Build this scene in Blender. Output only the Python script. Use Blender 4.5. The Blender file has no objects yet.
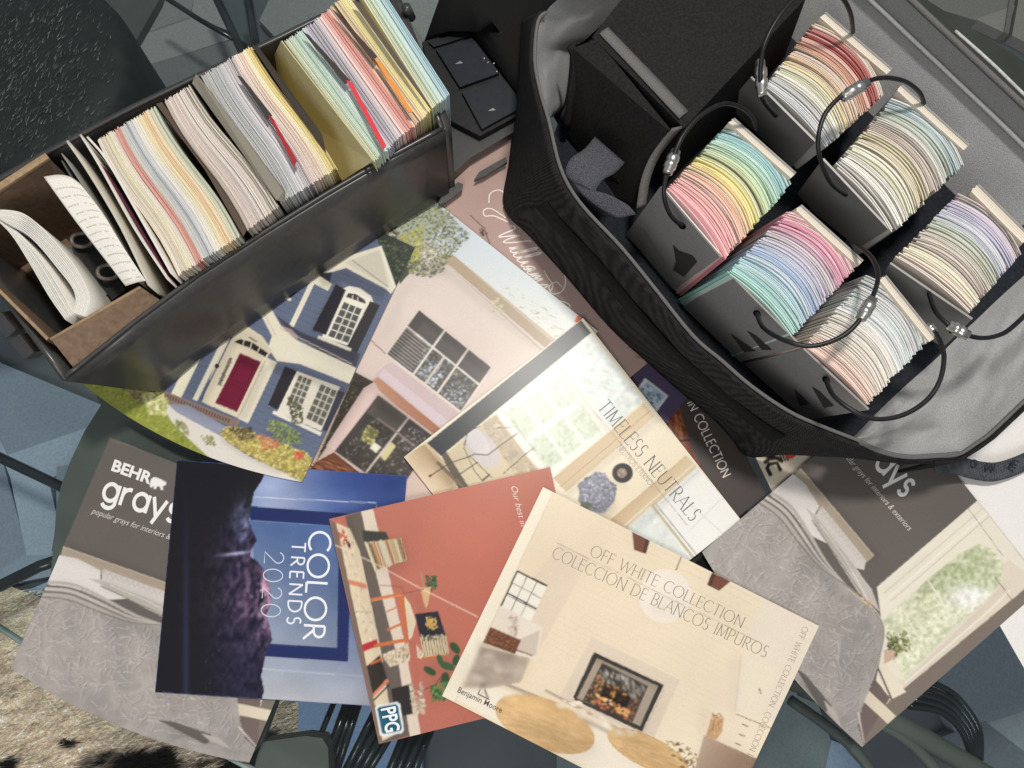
import bpy, math, random
import numpy as np
from mathutils import Vector, Matrix
from mathutils.geometry import tessellate_polygon

random.seed(7)
RNG = np.random.default_rng(7)
SC = bpy.context.scene
COL = SC.collection

# ------------------------------------------------------------------ camera
F, CX, CY, H = 800.0, 512.0, 384.0, 0.50          # focal length in pixels, camera height over the table
NADIR = (487.0, 585.0)
n_ = Vector((-(NADIR[0] - CX), (NADIR[1] - CY), F)).normalized()     # world up seen from the camera
xw = (Vector((1, 0, 0)) - n_ * n_.x).normalized()
yw = n_.cross(xw)
ROT = Matrix((xw, yw, n_))                          # camera -> world
cam_d = bpy.data.cameras.new('camera')
cam = bpy.data.objects.new('camera', cam_d)
COL.objects.link(cam)
cam.matrix_world = Matrix.Translation((0, 0, H)) @ ROT.to_4x4()
cam_d.sensor_width = 36.0
cam_d.lens = F / 1024.0 * 36.0
cam_d.clip_start = 0.01
cam_d.clip_end = 50
SC.camera = cam

# ------------------------------------------------------------------ light
world = bpy.data.worlds.new('World')
SC.world = world
world.use_nodes = True
bg = world.node_tree.nodes['Background']
bg.inputs[0].default_value = (0.86, 0.93, 1.0, 1)
bg.inputs[1].default_value = 0.29


def area_lamp(name, loc, target, size, power, color):
    d = bpy.data.lights.new(name, 'AREA')
    d.shape = 'DISK'
    d.size = size
    d.energy = power
    d.color = color
    o = bpy.data.objects.new(name, d)
    COL.objects.link(o)
    o.location = loc
    o.rotation_euler = (Vector(target) - Vector(loc)).to_track_quat('-Z', 'Y').to_euler()
    return o


area_lamp('window_light', (0.18, 0.46, 1.5), (0.12, 0.1, 0.0), 0.18, 17.2, (1.0, 0.955, 0.89))
area_lamp('ceiling_light', (-0.28, -0.85, 1.1), (0.1, 0.1, 0), 0.7, 7.5, (1.0, 0.97, 0.93))  # added fill lamp, brightens the deck covers and the case side

SC.view_settings.view_transform = 'Standard'
SC.view_settings.look = 'None'
SC.view_settings.gamma = 1
SC.view_settings.exposure = 0.0
SC.cycles.max_bounces = 8
SC.cycles.transparent_max_bounces = 12


# ------------------------------------------------------------------ helpers
def ray(px, py):
    return ROT @ Vector(((px - CX) / F, (CY - py) / F, -1.0))


def P(px, py, z=0.0):
    d = ray(px, py)
    t = (z - H) / d.z
    return Vector((d.x * t, d.y * t, z))


def s2l(v):
    v = v / 255.0
    return v / 12.92 if v <= 0.04045 else ((v + 0.055) / 1.055) ** 2.4


def C(c, k=0.92):
    m = sum(c) / 3.0
    return tuple(min(0.9, s2l(v + (m - v) * .07) * k) for v in c)


def lerp(a, b, t):
    return tuple(x + (y - x) * t for x, y in zip(a, b))


def ramp(cols, t):
    t = max(0.0, min(0.9999, t)) * (len(cols) - 1)
    i = int(t)
    return lerp(cols[i], cols[i + 1], t - i)


def tag(o, label=None, cat=None, group=None, kind=None):
    if label:
        o['label'] = label
    if cat:
        o['category'] = cat
    if group:
        o['group'] = group
    if kind:
        o['kind'] = kind
    return o


def empty(name, loc, label, cat, group=None):
    o = bpy.data.objects.new(name, None)
    COL.objects.link(o)
    o.location = loc
    o.empty_display_size = 0.02
    return tag(o, label, cat, group)


def mesh_obj(name, verts, faces, mat, parent=None, cols=None, smooth=False, loc=None):
    """verts in world metres; cols = one linear colour per face, or one list of corner colours per face"""
    base = parent.location if parent is not None else Vector(loc if loc is not None else (0, 0, 0))
    if parent is not None and parent.parent is not None:
        base = parent.location + parent.parent.location
    bx, by, bz = base
    me = bpy.data.meshes.new(name)
    me.from_pydata([(v[0] - bx, v[1] - by, v[2] - bz) for v in verts], [], faces)
    if cols is not None:
        ca = me.color_attributes.new('Col', 'FLOAT_COLOR', 'CORNER')
        out = []
        for f, c in zip(faces, cols):
            if isinstance(c, list):
                for q in c:
                    out += [q[0], q[1], q[2], 1.0]
            else:
                out += [c[0], c[1], c[2], 1.0] * len(f)
        ca.data.foreach_set('color', out)
    if smooth:
        me.polygons.foreach_set('use_smooth', [True] * len(me.polygons))
    me.materials.append(mat)
    o = bpy.data.objects.new(name, me)
    COL.objects.link(o)
    if parent is not None:
        o.parent = parent
    else:
        o.location = base
    return o


# ------------------------------------------------------------------ noise for prints
_T = RNG.random((256, 256))


def vnoise(x, y):
    xi, yi = np.floor(x).astype(int), np.floor(y).astype(int)
    fx, fy = x - xi, y - yi
    fx, fy = fx * fx * (3 - 2 * fx), fy * fy * (3 - 2 * fy)
    g = lambda a, b: _T[a & 255, b & 255]
    return (g(xi, yi) * (1 - fx) + g(xi + 1, yi) * fx) * (1 - fy) + (g(xi, yi + 1) * (1 - fx) + g(xi + 1, yi + 1) * fx) * fy


def fbm(x, y, o=4):
    s, a = 0, 0.5
    for _ in range(o):
        s = s + a * vnoise(x, y)
        x, y, a = x * 2.03 + 17.1, y * 2.03 + 5.3, a * 0.5
    return s


def ridged(x, y, o=3):
    s, a = 0, 0.6
    for _ in range(o):
        s = s + a * (1 - np.abs(2 * vnoise(x, y) - 1))
        x, y, a = x * 2.1 + 3.7, y * 2.1 + 9.2, a * 0.5
    return s


# ------------------------------------------------------------------ materials
def base_mat(name, rough=0.5, spec=0.4):
    m = bpy.data.materials.new(name)
    m.use_nodes = True
    nt = m.node_tree
    b = nt.nodes['Principled BSDF']
    b.inputs['Roughness'].default_value = rough
    b.inputs['Specular IOR Level'].default_value = spec
    return m, nt, b


def noise_node(nt, scale, detail=4, coord='Object', stretch=None, rot=0.0):
    tc = nt.nodes.new('ShaderNodeTexCoord')
    n = nt.nodes.new('ShaderNodeTexNoise')
    n.inputs['Scale'].default_value = scale
    n.inputs['Detail'].default_value = detail
    if stretch:
        mp = nt.nodes.new('ShaderNodeMapping')
        mp.inputs['Scale'].default_value = stretch
        mp.inputs['Rotation'].default_value = (0, 0, rot)
        nt.links.new(tc.outputs[coord], mp.inputs['Vector'])
        nt.links.new(mp.outputs[0], n.inputs['Vector'])
    else:
        nt.links.new(tc.outputs[coord], n.inputs['Vector'])
    return n


def add_bump(nt, b, src, strength, dist):
    bp = nt.nodes.new('ShaderNodeBump')
    bp.inputs['Strength'].default_value = strength
    bp.inputs['Distance'].default_value = dist
    nt.links.new(src, bp.inputs['Height'])
    nt.links.new(bp.outputs[0], b.inputs['Normal'])


def attr_mat(name, rough=0.4, spec=0.4, vary=0.1, scale=900, bump=0.0, coat=0.0):
    """colour comes from the mesh's own colour attribute, broken up by fine noise"""
    m, nt, b = base_mat(name, rough, spec)
    a = nt.nodes.new('ShaderNodeAttribute')
    a.attribute_name = 'Col'
    n = noise_node(nt, scale, 3)
    mr = nt.nodes.new('ShaderNodeMapRange')
    mr.inputs['From Min'].default_value = 0.3
    mr.inputs['From Max'].default_value = 0.7
    mr.inputs['To Min'].default_value = 1 - vary
    mr.inputs['To Max'].default_value = 1 + vary
    nt.links.new(n.outputs['Fac'], mr.inputs['Value'])
    mx = nt.nodes.new('ShaderNodeVectorMath')
    mx.operation = 'SCALE'
    nt.links.new(a.outputs['Color'], mx.inputs[0])
    nt.links.new(mr.outputs[0], mx.inputs['Scale'])
    nt.links.new(mx.outputs[0], b.inputs['Base Color'])
    if coat:
        b.inputs['Coat Weight'].default_value = coat
        b.inputs['Coat Roughness'].default_value = 0.22
    if bump:
        n2 = noise_node(nt, 14, 2)
        add_bump(nt, b, n2.outputs['Fac'], bump, 0.004)
    return m


def noise_mat(name, c1, c2, scale=200, rough=0.6, spec=0.3, bump=0.0, bdist=0.001, detail=4, stretch=None, rot=0.0, metal=0.0, bscale=None):
    m, nt, b = base_mat(name, rough, spec)
    n = noise_node(nt, scale, detail, stretch=stretch, rot=rot)
    r = nt.nodes.new('ShaderNodeValToRGB')
    r.color_ramp.elements[0].position = 0.32
    r.color_ramp.elements[1].position = 0.68
    r.color_ramp.elements[0].color = (*c1, 1)
    r.color_ramp.elements[1].color = (*c2, 1)
    nt.links.new(n.outputs['Fac'], r.inputs[0])
    nt.links.new(r.outputs[0], b.inputs['Base Color'])
    b.inputs['Metallic'].default_value = metal
    if bump:
        src = n
        if bscale:
            src = noise_node(nt, bscale, 3)
        add_bump(nt, b, src.outputs['Fac'], bump, bdist)
    return m


def weave_mat(name, c1, c2, scale=900, rot=0.6, rough=0.85, bump=0.6):
    """fabric: two crossed wave patterns plus lint noise"""
    m, nt, b = base_mat(name, rough, 0.12)
    tc = nt.nodes.new('ShaderNodeTexCoord')
    mp = nt.nodes.new('ShaderNodeMapping')
    mp.inputs['Rotation'].default_value = (0.3, 0.2, rot)
    nt.links.new(tc.outputs['Object'], mp.inputs['Vector'])
    hs = []
    for d in ('X', 'Y'):
        w = nt.nodes.new('ShaderNodeTexWave')
        w.bands_direction = d
        w.inputs['Scale'].default_value = scale
        w.inputs['Distortion'].default_value = 1.5
        w.inputs['Detail Scale'].default_value = 2
        nt.links.new(mp.outputs[0], w.inputs['Vector'])
        hs.append(w)
    add = nt.nodes.new('ShaderNodeMath')
    add.operation = 'ADD'
    nt.links.new(hs[0].outputs['Fac'], add.inputs[0])
    nt.links.new(hs[1].outputs['Fac'], add.inputs[1])
    n = noise_node(nt, 260, 6)
    mul = nt.nodes.new('ShaderNodeMath')
    mul.operation = 'MULTIPLY'
    nt.links.new(add.outputs[0], mul.inputs[0])
    nt.links.new(n.outputs['Fac'], mul.inputs[1])
    r = nt.nodes.new('ShaderNodeValToRGB')
    r.color_ramp.elements[0].position = 0.15
    r.color_ramp.elements[1].position = 0.85
    r.color_ramp.elements[0].color = (*c1, 1)
    r.color_ramp.elements[1].color = (*c2, 1)
    nt.links.new(mul.outputs[0], r.inputs[0])
    nt.links.new(r.outputs[0], b.inputs['Base Color'])
    add_bump(nt, b, mul.outputs[0], bump, 0.0006)
    return m


M_PRINT = attr_mat('printed_gloss_paper', 0.30, 0.22, 0.05, 1400, bump=0.05, coat=0.04)
M_INK = attr_mat('printed_ink', 0.4, 0.4, 0.03, 1500)
M_PAGES = attr_mat('paper_edges', 0.6, 0.25, 0.12, 1500)
M_CARD = attr_mat('swatch_card_edges', 0.55, 0.3, 0.16, 2200)
M_COVER = noise_mat('charcoal_card', (0.27, 0.257, 0.243), (0.315, 0.30, 0.285), 700, 0.42, 0.5, 0.06, 0.0005)
M_COVER_INK = attr_mat('cover_print', 0.3, 0.5, 0.04, 900)
M_CASE = noise_mat('black_case_plastic', (0.040, 0.039, 0.037), (0.054, 0.052, 0.050), 260, 0.32, 0.6, 0.03, 0.001, bscale=18)
M_FABRIC = weave_mat('black_bag_canvas', (0.007, 0.007, 0.007), (0.036, 0.034, 0.034), 380, 0.85)
M_VELCRO = noise_mat('black_velcro', (0.008, 0.008, 0.008), (0.018, 0.017, 0.017), 2200, 0.95, 0.1, 0.8, 0.001)
M_STRIP = noise_mat('black_closing_tape', (0.005, 0.005, 0.005), (0.011, 0.011, 0.011), 1800, 0.9, 0.15, 0.5, 0.0006)
M_HOOK = noise_mat('grey_hook_tape', (0.02, 0.02, 0.025), (0.16, 0.16, 0.18), 1500, 0.9, 0.1, 0.8, 0.001, stretch=(1, 2.5, 1), rot=0.6)
M_LINING = noise_mat('grey_felt_lining', (0.27, 0.27, 0.27), (0.40, 0.40, 0.40), 1500, 0.92, 0.12, 0.5, 0.0008)
M_TRIM = noise_mat('grey_binding_tape', (0.12, 0.115, 0.11), (0.17, 0.165, 0.16), 1300, 0.9, 0.1, 0.6, 0.0008)
M_POUCH = noise_mat('black_felt_pouch', (0.015, 0.014, 0.014), (0.026, 0.024, 0.023), 700, 0.95, 0.1, 0.2, 0.0006)
M_STRAP = weave_mat('charcoal_webbing', (0.02, 0.024, 0.03), (0.13, 0.14, 0.155), 330, 0.3)
M_KRAFT = noise_mat('brown_kraft_board', (0.15, 0.098, 0.064), (0.205, 0.14, 0.094), 320, 0.8, 0.15, 0.15, 0.0006, stretch=(1, 1, 1))
M_KRAFT_EDGE = noise_mat('kraft_cut_edge', (0.30, 0.20, 0.12), (0.40, 0.28, 0.17), 500, 0.85, 0.1)
M_CORD = noise_mat('black_coated_cable', (0.006, 0.006, 0.007), (0.012, 0.012, 0.013), 300, 0.42, 0.35)
M_METAL = noise_mat('brushed_steel', (0.55, 0.52, 0.47), (0.72, 0.70, 0.66), 500, 0.28, 0.5, 0.02, 0.0002, metal=1.0)
M_BLACK = noise_mat('matt_black', (0.004, 0.004, 0.005), (0.011, 0.011, 0.012), 240, 0.5, 0.3, 0.08, 0.001)
M_BASE = noise_mat('dark_olive_base', (0.085, 0.094, 0.086), (0.11, 0.12, 0.11), 30, 0.5, 0.3)
M_ROD = noise_mat('dark_bronze_rod', (0.02, 0.026, 0.03), (0.05, 0.06, 0.066), 40, 0.18, 0.6, metal=0.6)
M_FLOOR = noise_mat('grey_floor', (0.10, 0.115, 0.13), (0.13, 0.145, 0.16), 14, 0.5, 0.3)
M_FACET = attr_mat('rug_pile', 0.95, 0.1, 0.10, 350)
M_HIDE = attr_mat('cowhide_hair', 0.7, 0.25, 0.3, 500)


def glass_mat():
    m = bpy.data.materials.new('tinted_table_glass')
    m.use_nodes = True
    nt = m.node_tree
    nt.nodes.remove(nt.nodes['Principled BSDF'])
    out = nt.nodes['Material Output']
    t = nt.nodes.new('ShaderNodeBsdfTransparent')
    t.inputs[0].default_value = (0.90, 0.93, 0.92, 1)
    g = nt.nodes.new('ShaderNodeBsdfGlossy')
    g.inputs['Roughness'].default_value = 0.02
    fr = nt.nodes.new('ShaderNodeFresnel')
    n = noise_node(nt, 3, 1)
    mr = nt.nodes.new('ShaderNodeMapRange')
    mr.inputs['To Min'].default_value = 1.48
    mr.inputs['To Max'].default_value = 1.54
    nt.links.new(n.outputs['Fac'], mr.inputs['Value'])
    nt.links.new(mr.outputs[0], fr.inputs['IOR'])
    mx = nt.nodes.new('ShaderNodeMixShader')
    ge = nt.nodes.new('ShaderNodeNewGeometry')
    inv = nt.nodes.new('ShaderNodeMath')
    inv.operation = 'SUBTRACT'
    inv.inputs[0].default_value = 1.0
    nt.links.new(ge.outputs['Backfacing'], inv.inputs[1])
    mu = nt.nodes.new('ShaderNodeMath')
    mu.operation = 'MULTIPLY'
    nt.links.new(fr.outputs[0], mu.inputs[0])
    nt.links.new(inv.outputs[0], mu.inputs[1])
    nt.links.new(mu.outputs[0], mx.inputs[0])
    nt.links.new(t.outputs[0], mx.inputs[1])
    nt.links.new(g.outputs[0], mx.inputs[2])
    nt.links.new(mx.outputs[0], out.inputs['Surface'])
    return m


M_GLASS = glass_mat()


# ------------------------------------------------------------------ basic shapes
def prism(name, top, bottom, mat, parent=None, cap_top=True, cap_bottom=True, cols=None, loc=None):
    """closed solid between two rings of equal length"""
    n = len(top)
    v = list(top) + list(bottom)
    f = [(i, (i + 1) % n, n + (i + 1) % n, n + i) for i in range(n)]
    f = [tuple(reversed(q)) for q in f]
    if cap_top:
        f.append(tuple(range(n)))
    if cap_bottom:
        f.append(tuple(range(2 * n - 1, n - 1, -1)))
    return mesh_obj(name, v, f, mat, parent, cols, loc=loc)


def px_prism(name, pts, z1, z0, mat, parent=None, straight=True, loc=None):
    top = [P(x, y, z1) for x, y in pts]
    # counter-clockwise seen from above
    a = sum(top[i].x * top[(i + 1) % len(top)].y - top[(i + 1) % len(top)].x * top[i].y for i in range(len(top)))
    if a < 0:
        top.reverse()
    bot = [Vector((p.x, p.y, z0)) for p in top]
    return prism(name, top, bot, mat, parent, loc=loc)


def smooth_path(pts, sub=6):
    """Catmull-Rom through 3-D points"""
    pts = [Vector(p) for p in pts]
    out = []
    for i in range(len(pts) - 1):
        p0, p1, p2, p3 = pts[max(i - 1, 0)], pts[i], pts[i + 1], pts[min(i + 2, len(pts) - 1)]
        for k in range(sub):
            t = k / sub
            out.append(0.5 * ((2 * p1) + (p2 - p0) * t + (2 * p0 - 5 * p1 + 4 * p2 - p3) * t * t + (3 * p1 - p0 - 3 * p2 + p3) * t ** 3))
    out.append(pts[-1])
    return out


def tube(name, path, r, mat, parent=None, seg=8, rad=None, loc=None):
    v, f = [], []
    n = len(path)
    up = Vector((0.13, 0.21, 0.97))
    for i, p in enumerate(path):
        d = (path[min(i + 1, n - 1)] - path[max(i - 1, 0)]).normalized()
        a = d.cross(up)
        if a.length < 1e-4:
            a = d.cross(Vector((1, 0, 0)))
        a.normalize()
        b = d.cross(a)
        rr = rad[i] if rad else r
        for k in range(seg):
            t = 2 * math.pi * k / seg
            v.append(p + (a * math.cos(t) + b * math.sin(t)) * rr)
    for i in range(n - 1):
        for k in range(seg):
            f.append((i * seg + k, i * seg + (k + 1) % seg, (i + 1) * seg + (k + 1) % seg, (i + 1) * seg + k))
    f.append(tuple(reversed(range(seg))))
    f.append(tuple(range((n - 1) * seg, n * seg)))
    return mesh_obj(name, v, f, mat, parent, smooth=True, loc=loc)


def sheet(name, rows, mat, parent=None, thick=0.0, smooth=True, cols=None, loc=None):
    """grid of 3-D points, optionally given thickness along the averaged normals"""
    nr, nc = len(rows), len(rows[0])
    v = [Vector(p) for r in rows for p in r]
    q = [(i * nc + j, i * nc + j + 1, (i + 1) * nc + j + 1, (i + 1) * nc + j) for i in range(nr - 1) for j in range(nc - 1)]
    f = list(q)
    c = list(cols) if cols else None
    if thick:
        nrm = [Vector((0, 0, 0)) for _ in v]
        for a in q:
            m = (v[a[2]] - v[a[0]]).cross(v[a[3]] - v[a[1]])
            for i in a:
                nrm[i] += m
        k = len(v)
        v = v + [p - n.normalized() * thick for p, n in zip(v, nrm)]
        f += [tuple(reversed([i + k for i in a])) for a in q]
        rim = [j for j in range(nc)] + [i * nc + nc - 1 for i in range(1, nr)] + [(nr - 1) * nc + j for j in range(nc - 2, -1, -1)] + [i * nc for i in range(nr - 2, 0, -1)]
        for a, b in zip(rim, rim[1:] + rim[:1]):
            f.append((b, a, a + k, b + k))
        if c:
            c = c + c + [c[0]] * (len(f) - 2 * len(q))
    return mesh_obj(name, v, f, mat, parent, c, smooth=smooth, loc=loc)


def plate3(name, pts3, thick, mat, parent=None, cols=None, loc=None):
    """thin rigid board from a ring of 3-D points"""
    n = len(pts3)
    nn = Vector((0, 0, 0))
    for i in range(n):
        nn += pts3[i].cross(pts3[(i + 1) % n])
    nn.normalize()
    if nn.z < 0:
        pts3 = pts3[::-1]
        nn = -nn
    v = list(pts3) + [p - nn * thick for p in pts3]
    f = [tuple(range(n)), tuple(range(2 * n - 1, n - 1, -1))] + [(i, n + i, n + (i + 1) % n, (i + 1) % n) for i in range(n)]
    return mesh_obj(name, v, f, mat, parent, [cols] * len(f) if cols else None, loc=loc)


def resample(pts, n):
    pts = [Vector(p) for p in pts]
    L = [0]
    for a, b in zip(pts, pts[1:]):
        L.append(L[-1] + (b - a).length)
    out = []
    for k in range(n):
        s = L[-1] * k / (n - 1)
        i = 0
        while i < len(L) - 2 and L[i + 1] < s:
            i += 1
        t = (s - L[i]) / max(1e-9, L[i + 1] - L[i])
        out.append(pts[i].lerp(pts[i + 1], min(1, t)))
    return out


def pxline(pts, z):
    """photo points to world; z one value or one per point"""
    return [P(x, y, z if not isinstance(z, (list, tuple)) else z[i]) for i, (x, y) in enumerate(pts)]


def inside(poly, x, y):
    c = False
    n = len(poly)
    for i in range(n):
        x1, y1 = poly[i]
        x2, y2 = poly[(i + 1) % n]
        if (y1 > y) != (y2 > y) and x < (x2 - x1) * (y - y1) / (y2 - y1) + x1:
            c = not c
    return c


# ------------------------------------------------------------------ stroke lettering (caps)
def arc(cx, cy, rx, ry, a0, a1, n=12):
    return [(cx + rx * math.cos(math.radians(a0 + (a1 - a0) * i / n)), cy + ry * math.sin(math.radians(a0 + (a1 - a0) * i / n))) for i in range(n + 1)]


GLYPH = {
    'A': (.78, [[(0, 0), (.39, 1)], [(.39, 1), (.78, 0)], [(.15, .36), (.63, .36)]]),
    'B': (.58, [[(.06, 0), (.06, 1)], [(.06, 1), (.26, 1)] + arc(.26, .76, .24, .24, 90, -90) + [(.06, .52)], [(.06, .52), (.28, .52)] + arc(.28, .26, .3, .26, 90, -90) + [(.06, 0)]]),
    'C': (.78, [arc(.48, .5, .46, .51, 48, 312, 18)]),
    'D': (.80, [[(.06, 0), (.06, 1)], [(.06, 1), (.28, 1)] + arc(.28, .5, .5, .5, 90, -90, 14) + [(.06, 0)]]),
    'E': (.52, [[(.06, 0), (.06, 1)], [(.06, 1), (.5, 1)], [(.06, .53), (.44, .53)], [(.06, 0), (.52, 0)]]),
    'F': (.50, [[(.06, 0), (.06, 1)], [(.06, 1), (.5, 1)], [(.06, .53), (.42, .53)]]),
    'H': (.76, [[(.06, 0), (.06, 1)], [(.70, 0), (.70, 1)], [(.06, .52), (.70, .52)]]),
    'I': (.16, [[(.08, 0), (.08, 1)]]),
    'L': (.50, [[(.06, 0), (.06, 1)], [(.06, 0), (.5, 0)]]),
    'M': (.90, [[(.04, 0), (.12, 1)], [(.12, 1), (.45, .08)], [(.45, .08), (.78, 1)], [(.78, 1), (.86, 0)]]),
    'N': (.80, [[(.06, 0), (.06, 1)], [(.06, 1), (.74, 0)], [(.74, 0), (.74, 1)]]),
    'O': (.98, [arc(.49, .5, .47, .51, 90, 450, 26)]),
    'P': (.55, [[(.06, 0), (.06, 1)], [(.06, 1), (.26, 1)] + arc(.26, .73, .27, .27, 90, -90) + [(.06, .46)]]),
    'R': (.64, [[(.06, 0), (.06, 1)], [(.06, 1), (.26, 1)] + arc(.26, .74, .26, .26, 90, -90) + [(.06, .48)], [(.24, .48), (.63, 0)]]),
    'S': (.52, [arc(.27, .75, .2, .26, 40, 250, 12) + arc(.25, .26, .22, .27, 70, -145, 12)]),
    'T': (.64, [[(.32, 0), (.32, 1)], [(0, 1), (.64, 1)]]),
    'U': (.74, [[(.06, 1), (.06, .36)] + arc(.37, .34, .31, .35, 180, 360, 14) + [(.68, 1)]]),
    'W': (1.14, [[(0, 1), (.3, 0)], [(.3, 0), (.57, .95)], [(.57, .95), (.84, 0)], [(.84, 0), (1.14, 1)]]),
    '2': (.58, [arc(.28, .73, .25, .28, 165, -28, 12) + [(.03, 0), (.56, 0)]]),
    '0': (.66, [arc(.33, .5, .29, .51, 90, 450, 24)]),
    'G': (.82, [arc(.48, .5, .46, .51, 48, 360, 18) + [(.94, .44), (.62, .44)]]),
    '´': (.0, [[(-.5, 1.12), (-.36, 1.3)]]),
    ' ': (.36, []),
}


LOWER = {      # x-height 1
    'g': (1.0, [arc(.5, .5, .46, .46, 0, 360, 24), [(.96, 1.0), (.96, .0)] + arc(.52, .0, .44, .36, 0, -150, 12)]),
    'r': (.62, [[(.06, 0), (.06, 1.0)], arc(.5, .5, .44, .46, 180, 78, 8)]),
    'a': (1.0, [arc(.5, .5, .46, .46, 0, 360, 24), [(.96, 1.0), (.96, 0)]]),
    'y': (.92, [[(0, 1), (.46, .02)], [(.92, 1), (.32, -.42)]]),
    's': (.68, [arc(.35, .735, .26, .235, 25, 255, 12) + arc(.33, .265, .28, .245, 75, -150, 12)]),
}


def lower_text(s_, w, gap):
    x, polys = 0.0, []
    for ch in s_:
        wd_, st = LOWER[ch]
        for p in st:
            polys += ribbon2d([(a + x, b) for a, b in p], lambda dx, dy: w)
        x += wd_ + gap
    return polys, x - gap


def ribbon2d(pts, wfun):
    """outline quads of a polyline in 2-D, width from direction"""
    q = []
    n = len(pts)
    L, Rr = [], []
    for i in range(n):
        a, b = pts[max(i - 1, 0)], pts[min(i + 1, n - 1)]
        dx, dy = b[0] - a[0], b[1] - a[1]
        l = math.hypot(dx, dy) or 1
        dx, dy = dx / l, dy / l
        w = wfun(dx, dy) / 2
        L.append((pts[i][0] - dy * w, pts[i][1] + dx * w))
        Rr.append((pts[i][0] + dy * w, pts[i][1] - dx * w))
    for i in range(n - 1):
        q.append([Rr[i], Rr[i + 1], L[i + 1], L[i]])
    return q


def stroke_text(s, thick, thin, serif=0.0, gap=0.14):
    """list of 2-D polygons for a text of cap height 1, and its length"""
    x, polys = 0.0, []
    for ch in s:
        w, strokes = GLYPH[ch]
        for st in strokes:
            pts = [(px + x, py) for px, py in st]
            straight = len(pts) == 2

            def wf(dx, dy):
                if thick == thin:
                    return thick
                v = abs(dy)
                if straight and dx * dy > 0.05 and abs(dx) > 0.15:
                    v *= 0.3              # up-strokes of A, M, W stay thin
                return thin + (thick - thin) * v ** 1.5
            polys += ribbon2d(pts, wf)
            if serif and straight and abs(pts[1][1] - pts[0][1]) > 0.3:
                for p in pts:
                    if p[1] < 0.01 or p[1] > 0.99:
                        h = thin * 0.9
                        y0 = p[1] - (h if p[1] > .5 else 0)
                        polys.append([(p[0] - serif, y0), (p[0] + serif, y0), (p[0] + serif, y0 + h), (p[0] - serif, y0 + h)])
            elif serif and straight and abs(pts[1][1] - pts[0][1]) < 0.01 and abs(pts[1][0] - pts[0][0]) > .3:
                e = pts[1]
                s_ = -1 if e[1] > .7 else 1
                if ch in 'EFLT':
                    polys.append([(e[0] - thin, e[1]), (e[0], e[1]), (e[0] + thin * .3, e[1] + s_ * .15), (e[0] - thin * .2, e[1] + s_ * .15)])
        x += w + gap if w else 0
    return polys, x - gap


def font_polys(s, bold=0.0, shear=0.0):
    """Blender's built-in face as 2-D triangles, x-height kept, and the bounds"""
    cu = bpy.data.curves.new('txt', 'FONT')
    cu.body = s
    cu.shear = shear
    cu.offset = bold
    cu.resolution_u = 3
    o = bpy.data.objects.new('txt', cu)
    COL.objects.link(o)
    dg = bpy.context.evaluated_depsgraph_get()
    me = o.evaluated_get(dg).to_mesh()
    pol = [[(me.vertices[i].co.x, me.vertices[i].co.y) for i in p.vertices] for p in me.polygons]
    o.evaluated_get(dg).to_mesh_clear()
    bpy.data.objects.remove(o)
    bpy.data.curves.remove(cu)
    xs = [p[0] for q in pol for p in q]
    x0, x1 = min(xs), max(xs)
    return [[(a - x0, b) for a, b in q] for q in pol], x1 - x0


# ------------------------------------------------------------------ flat print on a plane
EPS = 6e-6


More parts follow.
